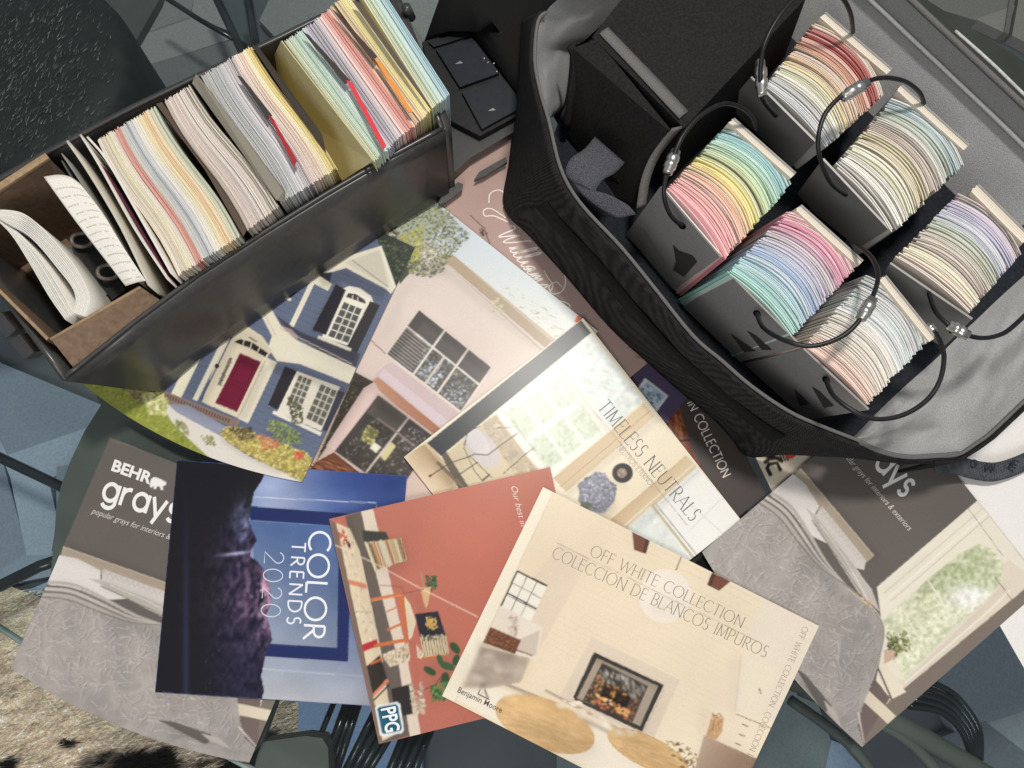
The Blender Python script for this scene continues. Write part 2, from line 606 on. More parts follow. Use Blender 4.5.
class Art:
    """polygons of printed colour laid on a plane; points are given in photo pixels"""

    def __init__(self, origin, normal, mapper=None):
        self.o, self.n = Vector(origin), Vector(normal).normalized()
        self.v, self.f, self.c = [], [], []
        self.layer = 1
        self.mapper = mapper
        self.flat = False
        self.ops = []

    def at(self, x, y, lift=None):
        if self.mapper:
            p = self.mapper(x, y)
        else:
            d = ray(x, y)
            c = Vector((0, 0, H))
            t = (self.o - c).dot(self.n) / d.dot(self.n)
            p = c + d * t
        return p + self.n * (lift if lift is not None else self.layer * EPS)

    def _add(self, pts3, col):
        k = len(self.v)
        self.v += pts3
        n = len(pts3)
        a, b, c_ = pts3[0], pts3[1], pts3[2]
        nn = Vector((0, 0, 0))
        for i in range(n):
            nn += pts3[i].cross(pts3[(i + 1) % n])
        idx = list(range(k, k + n))
        if nn.dot(self.n) < 0:
            idx.reverse()
            if isinstance(col, list):
                col = col[::-1]
        self.f.append(tuple(idx))
        self.c.append(col)

    def poly(self, pts, col, raw=False):
        col = col if raw else C(col)
        p3 = [self.at(x, y) for x, y in pts]
        if len(pts) <= 4 and raw is None:
            self._add(p3, col)
        elif len(pts) == 3:
            self._add(p3, col)
        else:
            for t in tessellate_polygon([[Vector((x, y, 0)) for x, y in pts]]):
                self._add([p3[i] for i in t], col)
        self.layer += 1
        return self

    def raster(self, q, nx, ny, fn):
        """bilinear patch q = TL, TR, BR, BL; fn(u, v, x, y) arrays -> (..., 3) colours 0-255"""
        u, v = np.meshgrid(np.linspace(0, 1, nx + 1), np.linspace(0, 1, ny + 1))
        q = np.array(q, float)
        xy = (q[0] * ((1 - u) * (1 - v))[..., None] + q[1] * (u * (1 - v))[..., None] + q[2] * (u * v)[..., None] + q[3] * ((1 - u) * v)[..., None])
        col = np.clip(fn(u, v, xy[..., 0], xy[..., 1]), 0, 255) / 255.0
        col = col + (col.mean(axis=-1, keepdims=True) - col) * .05
        lin = np.where(col <= .04045, col / 12.92, ((col + .055) / 1.055) ** 2.4) * 0.92
        k = len(self.v)
        pts = [self.at(a, b) for a, b in xy.reshape(-1, 2)]
        self.v += pts
        L = lin.reshape(-1, 3).tolist()
        flip = (pts[1] - pts[0]).cross(pts[nx + 1] - pts[0]).dot(self.n) < 0
        w = nx + 1
        for j in range(ny):
            for i in range(nx):
                a = [j * w + i, j * w + i + 1, (j + 1) * w + i + 1, (j + 1) * w + i]
                if flip:
                    a.reverse()
                self.f.append(tuple(k + t for t in a))
                self.c.append([tuple(L[t]) for t in a])
        self.layer += 1
        return self

    def grad(self, q, cols, n=8):
        cols = np.array(cols, float)
        return self.raster(q, n, n, lambda u, v, x, y: cols[0] * ((1 - u) * (1 - v))[..., None] + cols[1] * (u * (1 - v))[..., None] + cols[2] * (u * v)[..., None] + cols[3] * ((1 - u) * v)[..., None])

    def line(self, pts, w, col, w2=None):
        m = len(pts)
        i = [0]

        def wf(dx, dy):
            t = i[0] / max(1, m - 1)
            i[0] += 1
            return w + ((w2 if w2 is not None else w) - w) * t
        for q in ribbon2d(pts, wf):
            self._add([self.at(x, y) for x, y in q], C(col))
        self.layer += 1
        return self

    def disc(self, cx, cy, rx, ry, col, ang=0, n=28):
        a = math.radians(ang)
        pts = []
        for i in range(n):
            t = 2 * math.pi * i / n
            x, y = rx * math.cos(t), ry * math.sin(t)
            pts.append((cx + x * math.cos(a) - y * math.sin(a), cy + x * math.sin(a) + y * math.cos(a)))
        return self.poly(pts, col)

    def scatter(self, region, n, size, cols, aspect=2.0, ang=None, jitter=180):
        xs, ys = [p[0] for p in region], [p[1] for p in region]
        k = 0
        lo = self.layer
        mean = tuple(sum(c[i] for c in cols) / len(cols) for i in range(3))
        if aspect < 3:
            n, size = int(n * 1.5), size * .78
        while k < n:
            x, y = random.uniform(min(xs), max(xs)), random.uniform(min(ys), max(ys))
            if not inside(region, x, y):
                k += 0.15
                continue
            k += 1
            s = size * random.uniform(.5, 1.4)
            a = math.radians((ang if ang is not None else 0) + random.uniform(-jitter, jitter))
            c, sn = math.cos(a), math.sin(a)
            l, w = s * aspect / 2, s / 2
            base = lerp(random.choice(cols), mean, .3)
            g = random.uniform(.9, 1.1)
            lift = (lo + random.random() * 14) * EPS
            self._add([self.at(x + u * c - t * sn, y + u * sn + t * c, lift) for u, t in ((-l, 0), (0, -w), (l, 0), (0, w))], C(tuple(min(255, q * g) for q in base)))
        self.layer = lo + 15
        return self

    def shade(self, poly, factor, soft=2.0):
        """tone of the printed photograph: soft-edged darker or lighter area"""
        self.ops.append((self.layer * EPS, 'mul', [self.at(x, y, 0) for x, y in poly], factor if isinstance(factor, tuple) else (factor,) * 3, soft))
        self.layer += 1
        return self

    def soften(self, poly, blur=1.5, soft=1.5):
        """out-of-focus area of the printed photograph"""
        self.ops.append((self.layer * EPS, 'blur', [self.at(x, y, 0) for x, y in poly], blur, soft))
        self.layer += 1
        return self

    def rpoly(self, poly, step, fn):
        """fine mesh cut to an outline; fn(x, y) arrays -> colours 0-255"""
        xs = np.arange(min(p[0] for p in poly), max(p[0] for p in poly) + step, step)
        ys = np.arange(min(p[1] for p in poly), max(p[1] for p in poly) + step, step)
        X, Y = np.meshgrid(xs, ys)
        col = np.clip(fn(X, Y), 0, 255)
        idx = {}
        lift = self.layer * EPS

        def vid(j, i):
            if (j, i) not in idx:
                idx[(j, i)] = len(self.v)
                self.v.append(self.at(X[j, i], Y[j, i], lift))
            return idx[(j, i)]
        for j in range(len(ys) - 1):
            for i in range(len(xs) - 1):
                if not inside(poly, X[j, i] + step / 2, Y[j, i] + step / 2):
                    continue
                q = [(j, i), (j, i + 1), (j + 1, i + 1), (j + 1, i)]
                ids = [vid(*t) for t in q]
                cc = [C(tuple(col[t])) for t in q]
                if (self.v[ids[1]] - self.v[ids[0]]).cross(self.v[ids[2]] - self.v[ids[1]]).dot(self.n) < 0:
                    ids.reverse()
                    cc.reverse()
                self.f.append(tuple(ids))
                self.c.append(cc)
        self.layer += 1
        return self

    def build(self, name, parent, mat):
        return mesh_obj(name, self.v, self.f, mat, parent, self.c)

    def lettering(self, name, parent, polys, length, p0, p1, cap, col, mat=None, up=None, label=None):
        """2-D letter polygons set along p0 -> p1 (photo pixels), cap height in pixels"""
        dx, dy = p1[0] - p0[0], p1[1] - p0[1]
        L = math.hypot(dx, dy)
        ux, uy = up if up else (dy / L, -dx / L)
        t = Art(self.o, self.n, self.mapper)
        t.layer = 4 if self.flat else self.layer + 4
        c = C(col)
        for k, q in enumerate(polys):
            lift = (t.layer + (k % 5)) * EPS
            t._add([t.at(p0[0] + dx * a / length + ux * cap * b, p0[1] + dy * a / length + uy * cap * b, lift) for a, b in q], c)
        o = t.build(name, parent, mat or M_INK)
        if label:
            o['label'] = label
        self.layer += 10
        return o


def gauss(img, sig):
    r = max(1, int(sig * 2.5 + .5))
    k = np.exp(-.5 * (np.arange(-r, r + 1) / sig) ** 2)
    k /= k.sum()
    for ax in (0, 1):
        pad = [(0, 0)] * img.ndim
        pad[ax] = (r, r)
        p = np.pad(img, pad, mode='edge')
        out = np.zeros_like(img)
        n = img.shape[ax]
        for i, w in enumerate(k):
            out += w * (p[i:i + n] if ax == 0 else p[:, i:i + n])
        img = out
    return img


def fill_tri(img, p, c):
    """one triangle of interpolated colour, hard edged"""
    h, w = img.shape[:2]
    x0, x1 = max(0, int(math.floor(min(p[0][0], p[1][0], p[2][0])))), min(w - 1, int(math.ceil(max(p[0][0], p[1][0], p[2][0]))))
    y0, y1 = max(0, int(math.floor(min(p[0][1], p[1][1], p[2][1])))), min(h - 1, int(math.ceil(max(p[0][1], p[1][1], p[2][1]))))
    if x1 < x0 or y1 < y0:
        return
    (ax, ay), (bx, by), (cx, cy) = p
    d = (by - cy) * (ax - cx) + (cx - bx) * (ay - cy)
    if abs(d) < 1e-9:
        return
    X = np.arange(x0, x1 + 1)[None, :]
    Y = np.arange(y0, y1 + 1)[:, None]
    l0 = ((by - cy) * (X - cx) + (cx - bx) * (Y - cy)) / d
    l1 = ((cy - ay) * (X - cx) + (ax - cx) * (Y - cy)) / d
    l2 = 1 - l0 - l1
    m = (l0 >= -1e-4) & (l1 >= -1e-4) & (l2 >= -1e-4)
    if not m.any():
        return
    sub_ = img[y0:y1 + 1, x0:x1 + 1]
    if img.ndim == 2:
        sub_[m] = c
    elif c[0] is c[1]:
        sub_[m] = c[0]
    else:
        sub_[m] = (l0[m][:, None] * c[0] + l1[m][:, None] * c[1] + l2[m][:, None] * c[2])


# ------------------------------------------------------------------ brochures resting on one another
BRO = []


def clip_convex(a, b):
    def area(p):
        return sum(p[i][0] * p[(i + 1) % len(p)][1] - p[(i + 1) % len(p)][0] * p[i][1] for i in range(len(p)))
    if area(b) < 0:
        b = b[::-1]
    out = list(a)
    for i in range(len(b)):
        (x1, y1), (x2, y2) = b[i], b[(i + 1) % len(b)]
        side = lambda p: (x2 - x1) * (p[1] - y1) - (y2 - y1) * (p[0] - x1)
        src, out = out, []
        for j in range(len(src)):
            p, q = src[j], src[(j + 1) % len(src)]
            sp, sq = side(p), side(q)
            if sp >= 0:
                out.append(p)
            if sp * sq < 0:
                t = sp / (sp - sq)
                out.append((p[0] + (q[0] - p[0]) * t, p[1] + (q[1] - p[1]) * t))
        if not out:
            return []
    return out


def rest_plane(quad):
    """lowest plane z = a + b x + c y that lies on the table and on every brochure already there"""
    pts = [(x, y, 0.0003) for x, y in quad]
    for q2, pl, th in BRO:
        for x, y in clip_convex(quad, q2):
            pts.append((x, y, pl[0] + pl[1] * x + pl[2] * y + th + 0.0004))
    A = np.array(pts)
    cx, cy = np.mean([p[0] for p in quad]), np.mean([p[1] for p in quad])
    best = None
    n = len(A)
    for i in range(n):
        for j in range(i + 1, n):
            for k in range(j + 1, n):
                Mx = np.array([[1, A[t, 0], A[t, 1]] for t in (i, j, k)])
                if abs(np.linalg.det(Mx)) < 1e-6:
                    continue
                s = np.linalg.solve(Mx, A[[i, j, k], 2])
                if abs(s[1]) > .06 or abs(s[2]) > .06:
                    continue
                if np.all(s[0] + s[1] * A[:, 0] + s[2] * A[:, 1] >= A[:, 2] - 1e-6):
                    z = s[0] + s[1] * cx + s[2] * cy
                    if best is None or z < best[0]:
                        best = (z, s)
    return best[1] if best else np.array([max(A[:, 2]), 0, 0])


class Brochure:
    def __init__(self, name, label, corners, thick, base, edge=(225, 218, 205), cat='brochure', group='brochures spread on the glass table', bow=0.0):
        """corners in photo pixels: top left, top right, bottom right, bottom left of the printed cover"""
        q0 = [P(x, y, 0.0015) for x, y in corners]
        pl = rest_plane([(p.x, p.y) for p in q0])
        self.plane = pl
        nrm = Vector((-pl[1], -pl[2], 1)).normalized()
        org = Vector((0, 0, pl[0])) + nrm * thick
        self.art = Art(org, nrm)
        self.art.flat = True
        q = [self.art.at(x, y, 0) for x, y in corners]
        self.q = q
        self.bow = bow
        out_dir = ((q[2] + q[3]) - (q[0] + q[1])).normalized()
        self.bow_vec = out_dir * bow
        BRO.append(([(p.x, p.y) for p in q], pl, thick))
        cen = sum(q, Vector()) / 4 - nrm * thick
        self.root = empty(name, cen, label, cat, group)
        # rounded outline, body of pages
        out = []
        for i in range(4):
            a, b, c = q[i - 1], q[i], q[(i + 1) % 4]
            e1, e2 = (a - b).normalized(), (c - b).normalized()
            r = 0.0016
            for t in (0, .33, .66, 1):
                out.append(b + e1 * r * (1 - t) ** 2 + e2 * r * t ** 2)
            if i == 2 and bow:
                for k in range(1, 12):
                    t = k / 12
                    out.append(q[2].lerp(q[3], t) + self.bow_vec * 4 * t * (1 - t))
        s = sum((out[i].x * out[(i + 1) % len(out)].y - out[(i + 1) % len(out)].x * out[i].y) for i in range(len(out)))
        if s < 0:
            out.reverse()
        self.outline = out
        n = len(out)
        lay = 5 if thick > .0006 else 1
        v, f, cl = [], [], []
        for k in range(lay):                     # leaves of the booklet, each set back a little
            z1, z0 = thick * (1 - k / lay) - (0 if k == 0 else 2e-5), thick * (1 - (k + 1) / lay) + 2e-5
            ins = random.uniform(0, .0006) if k else 0
            ring = [p + (cen + nrm * thick - p) * (ins / .12) for p in out]
            b0 = len(v)
            v += [p - nrm * (thick - z1) for p in ring] + [p - nrm * (thick - z0) for p in ring]
            f += [(b0 + i, b0 + n + i, b0 + n + (i + 1) % n, b0 + (i + 1) % n) for i in range(n)]
            f += [tuple(range(b0, b0 + n)), tuple(range(b0 + 2 * n - 1, b0 + n - 1, -1))]
            g = random.uniform(.85, 1.0)
            cl += [C(tuple(x * g for x in edge))] * (n + 2)
        mesh_obj('pages', v, f, M_PAGES, self.root, cl)
        a = self.art
        k = len(a.v)
        cq = sum(q, Vector()) / 4
        a.v += [cq + (p - cq) * 1.14 + nrm * EPS for p in q]
        a.f.append((k, k + 1, k + 2, k + 3))
        a.c.append(C(base))
        a.layer = 3

    def uv(self, x, y):
        """photo pixel -> fractions along the top edge and the left edge"""
        p = self.art.at(x, y, 0) - self.q[0]
        e1, e2 = self.q[1] - self.q[0], self.q[3] - self.q[0]
        a11, a12, a22 = e1.dot(e1), e1.dot(e2), e2.dot(e2)
        b1, b2 = p.dot(e1), p.dot(e2)
        d = a11 * a22 - a12 * a12
        return (b1 * a22 - b2 * a12) / d, (b2 * a11 - b1 * a12) / d

    def from_uv(self, u, v):
        return self.q[0] + (self.q[1] - self.q[0]) * u + (self.q[3] - self.q[0]) * v

    def done(self, step=.00066, blur=.8, tone=.05):
        """print the collected shapes onto a fine sheet: soft, slightly uneven like halftone photographs"""
        a, q = self.art, self.q
        res = step / 3
        e1 = (q[1] - q[0]).normalized()
        e2 = a.n.cross(e1)
        loc = lambda p: ((p - q[0]).dot(e1), (p - q[0]).dot(e2))
        qs = [loc(p) for p in q] + [loc((q[2] + q[3]) / 2 + self.bow_vec)]
        mx, my = min(p[0] for p in qs), min(p[1] for p in qs)
        W, Hh = int((max(p[0] for p in qs) - mx) / res) + 3, int((max(p[1] for p in qs) - my) / res) + 3
        img = np.zeros((Hh, W, 3)) + .5
        V = np.array([tuple(v) for v in a.v])
        D = V - np.array(q[0])
        Q2 = np.stack([D @ np.array(e1), D @ np.array(e2)], 1)
        Q2 = (Q2 - np.array([mx, my])) / res
        lift = (V - np.array(a.o)) @ np.array(a.n)
        items = [(lift[f[0]] + k * 1e-12, 0, k) for k, f in enumerate(a.f)] + [(o[0], 1, k) for k, o in enumerate(a.ops)]
        items.sort()
        for _, kind, k in items:
            if kind == 0:
                f, c = a.f[k], a.c[k]
                P2 = [tuple(Q2[i]) for i in f]
                cc = [np.array(t) for t in c] if isinstance(c, list) else [np.array(c)] * len(f)
                for t in range(1, len(f) - 1):
                    fill_tri(img, (P2[0], P2[t], P2[t + 1]), (cc[0], cc[t], cc[t + 1]))
            else:
                _, what, pts, val, soft = a.ops[k]
                pp = [loc(p) for p in pts]
                pp = [((x - mx) / res, (y - my) / res) for x, y in pp]
                m = np.zeros((Hh, W))
                for t in tessellate_polygon([[Vector((x, y, 0)) for x, y in pp]]):
                    fill_tri(m, [pp[i] for i in t], 1.0)
                m = gauss(m, max(.5, soft * 2.5))[..., None]
                if what == 'mul':
                    img *= 1 + (np.array(val) - 1) * m
                else:
                    img = img + (gauss(img, val * 1.4) - img) * m
        img = gauss(img, blur)
        Yc, Xc = np.mgrid[0:Hh, 0:W].astype(float)
        seed = len(self.root.name) * 7.3 + mx * 900
        img *= (1 + tone * 2 * (fbm(Xc / 135 + seed, Yc / 135, 3) - .45) + tone * .8 * (vnoise(Xc / 3.1 + seed, Yc / 3.1) - .5))[..., None]
        n1, n2 = max(2, int((q[1] - q[0]).length / step)), max(2, int((q[3] - q[0]).length / step))
        U, Vv = np.meshgrid(np.linspace(0, 1, n1 + 1), np.linspace(0, 1, n2 + 1))
        qa = [np.array(p) for p in q]
        pos = qa[0] * ((1 - U) * (1 - Vv))[..., None] + qa[1] * (U * (1 - Vv))[..., None] + qa[2] * (U * Vv)[..., None] + qa[3] * ((1 - U) * Vv)[..., None]
        pos = pos + np.array(self.bow_vec) * (4 * U * (1 - U) * Vv ** 2)[..., None]
        D = pos - qa[0]
        gx = np.clip((D @ np.array(e1) - mx) / res, 0, W - 1.001)
        gy = np.clip((D @ np.array(e2) - my) / res, 0, Hh - 1.001)
        xi, yi = gx.astype(int), gy.astype(int)
        fx, fy = (gx - xi)[..., None], (gy - yi)[..., None]
        col = (img[yi, xi] * (1 - fx) + img[yi, xi + 1] * fx) * (1 - fy) + (img[yi + 1, xi] * (1 - fx) + img[yi + 1, xi + 1] * fx) * fy
        pos = pos + np.array(a.n) * EPS * 2 - np.array(self.root.location)
        me = bpy.data.meshes.new('cover')
        nv, w = (n1 + 1) * (n2 + 1), n1 + 1
        J, I = np.meshgrid(np.arange(n2), np.arange(n1), indexing='ij')
        b = J * w + I
        quad = np.stack([b, b + 1, b + w + 1, b + w], -1).reshape(-1, 4)
        t = pos.reshape(-1, 3)
        if np.cross(t[quad[0, 1]] - t[quad[0, 0]], t[quad[0, 2]] - t[quad[0, 1]]) @ np.array(a.n) < 0:
            quad = quad[:, ::-1]
        nf = len(quad)
        me.vertices.add(nv)
        me.vertices.foreach_set('co', t.ravel())
        me.loops.add(nf * 4)
        me.loops.foreach_set('vertex_index', quad.ravel().astype(np.int32))
        me.polygons.add(nf)
        me.polygons.foreach_set('loop_start', (np.arange(nf) * 4).astype(np.int32))
        me.update(calc_edges=True)
        ca = me.color_attributes.new('Col', 'FLOAT_COLOR', 'POINT')
        ca.data.foreach_set('color', np.concatenate([col.reshape(-1, 3), np.ones((nv, 1))], 1).ravel())
        me.materials.append(M_PRINT)
        o = bpy.data.objects.new('cover', me)
        COL.objects.link(o)
        o.parent = self.root
        return o


# ------------------------------------------------------------------ setting: floor, painted glass reflections, hide, table
def px_ground(name, pts, z, mat, kind):
    v = [P(x, y, z) for x, y in pts]
    o = mesh_obj(name, v, [tuple(range(len(v)))], mat)
    if (v[1] - v[0]).cross(v[2] - v[1]).z < 0:
        o.data.flip_normals()
    o['kind'] = kind
    return o


FZ = -0.40
floor = mesh_obj('floor', [(-3, -3, FZ - .012), (3, -3, FZ - .012), (3, 3, FZ - .012), (-3, 3, FZ - .012)], [(0, 1, 2, 3)], M_FLOOR)
floor['kind'] = 'structure'

rug = empty('geometric_rug', P(300, 300, FZ - .012), 'blue grey flat facets standing in for reflections and patterns in the glass', 'rug')  # facets carry the glass reflections and patterns in their own colours


def patch(pts, col, dz=0.0):
    n = len(pts)
    z1, z0 = FZ + dz + .0003 * len(rug.children), FZ - .011
    top = [P(x, y, z1) for x, y in pts]
    mid = sum(top, Vector()) / n
    top = [p + (p - mid).normalized() * .0035 for p in top]
    top = [Vector((p.x, p.y, z1)) for p in top]
    a = sum(top[i].x * top[(i + 1) % n].y - top[(i + 1) % n].x * top[i].y for i in range(n))
    if a < 0:
        top.reverse()
    v = top + [Vector((p.x, p.y, z0)) for p in top]
    f = [tuple(range(n))] + [(i, n + i, n + (i + 1) % n, (i + 1) % n) for i in range(n)]
    return mesh_obj('facet', v, f, M_FACET, rug, [C(lerp(col, (122, 126, 132), .45), 1.55)] * len(f))


BL, BL2, BL3, BD = (112, 132, 156), (136, 158, 182), (98, 116, 138), (66, 80, 92)
GR, GR2, GR3 = (118, 118, 112), (140, 138, 130), (92, 94, 92)
# through the glass beside the left edge
patch([(-20, 352), (4, 366), (99, 405), (87, 428), (8, 455), (-20, 400)], BL3)
patch([(8, 456), (87, 429), (72, 466), (49, 476)], BL2)
patch([(-20, 402), (7, 456), (0, 459), (-20, 455)], BL2)
patch([(4, 460), (46, 478), (54, 515), (50, 552), (27, 552), (12, 480)], BL2, .001)
patch([(-25, 462), (2, 462), (26, 553), (20, 580), (-25, 585)], BL3)
patch([(28, 554), (60, 553), (52, 575), (-25, 590), (-25, 588)], BL)
patch([(-25, 600), (20, 596), (55, 580), (45, 640), (-25, 640)], (120, 150, 190))
patch([(57, 470), (72, 468), (66, 560), (56, 562)], BL3)
# top left and top middle
patch([(130, 70), (146, 32), (190, 18), (232, 38)], GR2)
patch([(128, 72), (233, 41), (262, 95), (150, 150)], GR3)
patch([(88, 124), (126, 73), (148, 152), (95, 190)], BL3)
patch([(160, 2), (150, 30), (188, 16), (196, -20), (165, -20)], GR)
patch([(200, -30), (193, 15), (236, 32), (214, -4)], GR2)
patch([(262, 20), (290, -40), (420, -40), (440, 0), (418, 50), (300, 60)], GR)
patch([(258, 52), (300, 62), (290, 110), (262, 100)], GR3)
patch([(395, -40), (450, -40), (446, 2), (424, 38), (408, 15)], GR2)
# top right
patch([(900, -40), (1000, -40), (1012, 5), (975, 18), (930, 5)], (108, 96, 84))
patch([(978, 19), (1013, 7), (1006, 32)], (140, 122, 108))
patch([(1014, 34), (1022, -10), (1060, -10), (1060, 60)], (132, 116, 102))
patch([(1016, -40), (1020, -30), (1009, 32), (1005, 30)], (90, 78, 68), .002)
# right, below the brochures
patch([(935, 688), (1005, 612), (1060, 700), (988, 722), (960, 735)], (86, 98, 112))
patch([(988, 724), (1060, 702), (1060, 775)], (112, 122, 130))
patch([(940, 740), (986, 725), (1060, 780), (1000, 800)], (58, 66, 76))
patch([(830, 742), (842, 748), (880, 790), (820, 790)], (124, 150, 186))
patch([(560, 735), (800, 660), (828, 742), (815, 800), (560, 800)], (92, 104, 104))
# bottom, behind the rods
patch([(300, 690), (345, 690), (345, 780), (300, 780)], (110, 150, 205))
patch([(346, 690), (420, 690), (420, 790), (346, 790)], (116, 158, 214))

# cowhide rug on the floor in front of the table
hide = empty('cowhide_rug', P(100, 760, FZ - .012), 'beige cowhide rug with black spots below the table edge', 'rug')
hv, hf, hc = [], [], []
hq = np.array([(-60, 560), (420, 740), (420, 900), (-60, 900)], float)
hd = math.radians(24)


def hide_col(x, y):
    u, w = x * math.cos(hd) - y * math.sin(hd), x * math.sin(hd) + y * math.cos(hd)
    n = fbm(u / 30, w / 18)
    s = fbm(u / 60 + 31, w / 34 + 3, 3)
    f = fbm(u / 16, w / 2.4, 3)
    big = .02 + np.exp(-(((x - 150) / 62) ** 2 + ((y - 765) / 22) ** 2)) * .55 + np.exp(-(((x - 245) / 30) ** 2 + ((y - 775) / 26) ** 2)) * .5 + np.exp(-(((x - 5) / 20) ** 2 + ((y - 768) / 14) ** 2)) * .5 + np.exp(-(((x - 100) / 14) ** 2 + ((y - 728) / 8) ** 2)) * .35 + np.exp(-(((x - 32) / 12) ** 2 + ((y - 726) / 6) ** 2)) * .4 + np.exp(-(((x - 66) / 14) ** 2 + ((y - 744) / 6) ** 2)) * .4
    t = np.clip((s + big + f * .18 - .78) * 9, 0, 1)[..., None]
    a = np.array((190, 174, 150)) * (0.62 + .75 * f[..., None])
    return a * (1 - t) + np.array((18, 16, 15)) * t


nx, ny = 150, 90
U, V = np.meshgrid(np.linspace(0, 1, nx + 1), np.linspace(0, 1, ny + 1))
XY = hq[0] * ((1 - U) * (1 - V))[..., None] + hq[1] * (U * (1 - V))[..., None] + hq[2] * (U * V)[..., None] + hq[3] * ((1 - U) * V)[..., None]
HC = np.clip(hide_col(XY[..., 0], XY[..., 1]), 0, 255)
for j in range(ny + 1):
    for i in range(nx + 1):
        hv.append(P(XY[j, i, 0], XY[j, i, 1], FZ + .004))
w_ = nx + 1
for j in range(ny):
    for i in range(nx):
        a = [j * w_ + i, (j + 1) * w_ + i, (j + 1) * w_ + i + 1, j * w_ + i + 1]
        hf.append(tuple(a))
        hc.append([C(tuple(HC[t // w_, t % w_]), 1.45) for t in a])
mesh_obj('hide', hv, hf, M_HIDE, hide, hc)
hv, hf, hc = [], [], []
for k in range(9000):
    x, y = random.uniform(-40, 330), random.uniform(590, 800)
    a = hd + random.uniform(-.45, .45)
    l = random.uniform(10, 26)
    p0 = P(x, y, FZ + .005)
    p1 = P(x + l * math.cos(-a + .1) * .5, y - l * math.sin(a) * .5, FZ + random.uniform(.0055, .008))
    d = (p1 - p0)
    s = Vector((-d.y, d.x, 0)).normalized() * .0006
    b = len(hv)
    hv += [p0 - s, p0 + s, p1]
    hf.append((b, b + 1, b + 2))
    c = np.clip(hide_col(np.array([x]), np.array([y]))[0] * random.uniform(.8, 1.35), 0, 255)
    hc.append(C(tuple(c), 1.45))
mesh_obj('hair', hv, hf, M_HIDE, hide, hc)['kind'] = 'stuff'

# glass table; plates and rods beneath also stand in for reflections and patterns
table = empty('glass_table', P(500, 400, FZ - .012), 'dark green glass table under the brochures and boxes', 'table')
TOP_PX = [(-320, 430), (0, 627), (30, 648), (130, 703), (246, 766), (420, 860), (1500, 900), (1500, -320), (-320, -320)]
GT = 0.008
px_prism('glass_top', TOP_PX, 0.0, -GT, M_GLASS, table)
EDGE = noise_mat('polished_glass_edge', (0.10, 0.15, 0.14), (0.30, 0.36, 0.34), 25, 0.1, 0.8)
ep = resample([P(x, y, -GT / 2) for x, y in TOP_PX[:6]], 24)
tube('edge', ep, GT * .22, EDGE, table, 10)
# opaque lower plate, seen as a dark olive field with a curved left side
plate = [(60, 318), (84, 372), (101, 405), (84, 432), (70, 462), (61, 486), (56, 512), (54, 540), (50, 580), (44, 615), (36, 640), (120, 690), (250, 755), (262, 742),
         (300, 640), (420, 640), (600, 700), (780, 660), (800, 600), (640, 330), (470, 130), (330, 150), (200, 240)]
px_prism('lower_plate', plate, -.016, -.024, M_BASE, table)
px_prism('corner_plate', [(-60, -60), (162, -10), (159, 0), (125, 60), (88, 122), (96, 190), (40, 260), (-60, 300)], -.20, -.21, M_BASE, table)
px_prism('lower_plate', [(880, -30), (1060, 84), (1060, 400), (900, 200)], -.016, -.024, noise_mat('brown_olive_base', (0.05, 0.046, 0.037), (0.068, 0.063, 0.052), 30, 0.5, 0.3), table)
for pts, r in (([(245, -20), (258, 60), (262, 110)], .006), ([(208, -20), (246, 60), (262, 92)], .005), ([(160, -6), (200, 20), (246, 46)], .003),
               ([(-20, 448), (60, 486), (80, 500)], .005), ([(-20, 596), (40, 566), (70, 556)], .006)):
    tube('stretcher', [P(x, y, -.30) for x, y in pts], r, M_ROD, table, 8)
# fanned rods of the base, front and right
fan = [((352, 690), (316, 790), .0036), ((358, 690), (324, 790), .0036), ((363, 690), (330, 790), .003), ((339, 690), (306, 770), .0022),
       ((392, 700), (342, 790), .0034), ((398, 706), (350, 790), .0034), ((404, 712), (357, 790), .0032), ((386, 690), (336, 790), .003),
       ((412, 716), (378, 800), .0034), ((420, 716), (386, 800), .0034), ((428, 716), (394, 800), .003), ((436, 716), (402, 800), .0034)]
for a, b, r in fan:
    za = -.05 + random.uniform(-.004, .004)
    tube('rod', [P(*a, za), P(*b, za)], r * .85, M_ROD, table, 8)
for pts, r in (([(770, 672), (880, 715), (1010, 790)], .007), ([(800, 690), (900, 735), (960, 800)], .004), ([(790, 700), (850, 745), (890, 800)], .0036)):
    tube('rail', smooth_path([P(x, y, -.045) for x, y in pts]), r, M_BASE, table, 10)
for k in range(5):
    o_ = k * 4.0
    tube('rod', smooth_path([P(908 + o_ * 1.3, 706 - o_ * 1.6, -.06), P(940 + o_, 712 - o_, -.06), P(962 + o_ * 1.0, 732 - o_ * .3, -.06), P(972 + o_ * .5, 760, -.06)]), .0022, M_ROD, table, 8)
px_prism('corner_pad', [(262, 742), (305, 736), (322, 738), (328, 748), (330, 800), (250, 800), (256, 760)], -.028, -.05, M_BASE, table)  # dark reflection in the rounded glass corner, built as a solid

# dark hide seat seen through the glass, far left corner
stool = empty('cowhide_stool', P(40, 70, FZ - .012), 'black cowhide seat with white flecks under the glass, top left corner', 'stool')
ring = []
cs = P(26, 66, -.08)
for k in range(40):
    t = 2 * math.pi * k / 40
    ring.append((math.cos(t), math.sin(t)))
sv, sf = [], []
for r, z in ((.004, .0), (.045, -.0005), (.072, -.002), (.080, -.008), (.082, -.02), (.080, -.30)):
    sv += [Vector((cs.x + r * a, cs.y + r * 1.15 * b, cs.z + z)) for a, b in ring]
for i in range(5):
    for k in range(40):
        sf.append((i * 40 + k, (i + 1) * 40 + k, (i + 1) * 40 + (k + 1) % 40, i * 40 + (k + 1) % 40))
sf.append(tuple(range(40)))
mesh_obj('seat', sv, sf, noise_mat('black_hide', (0.008, 0.010, 0.010), (0.018, 0.021, 0.020), 90, 0.6, 0.3), stool, smooth=True)
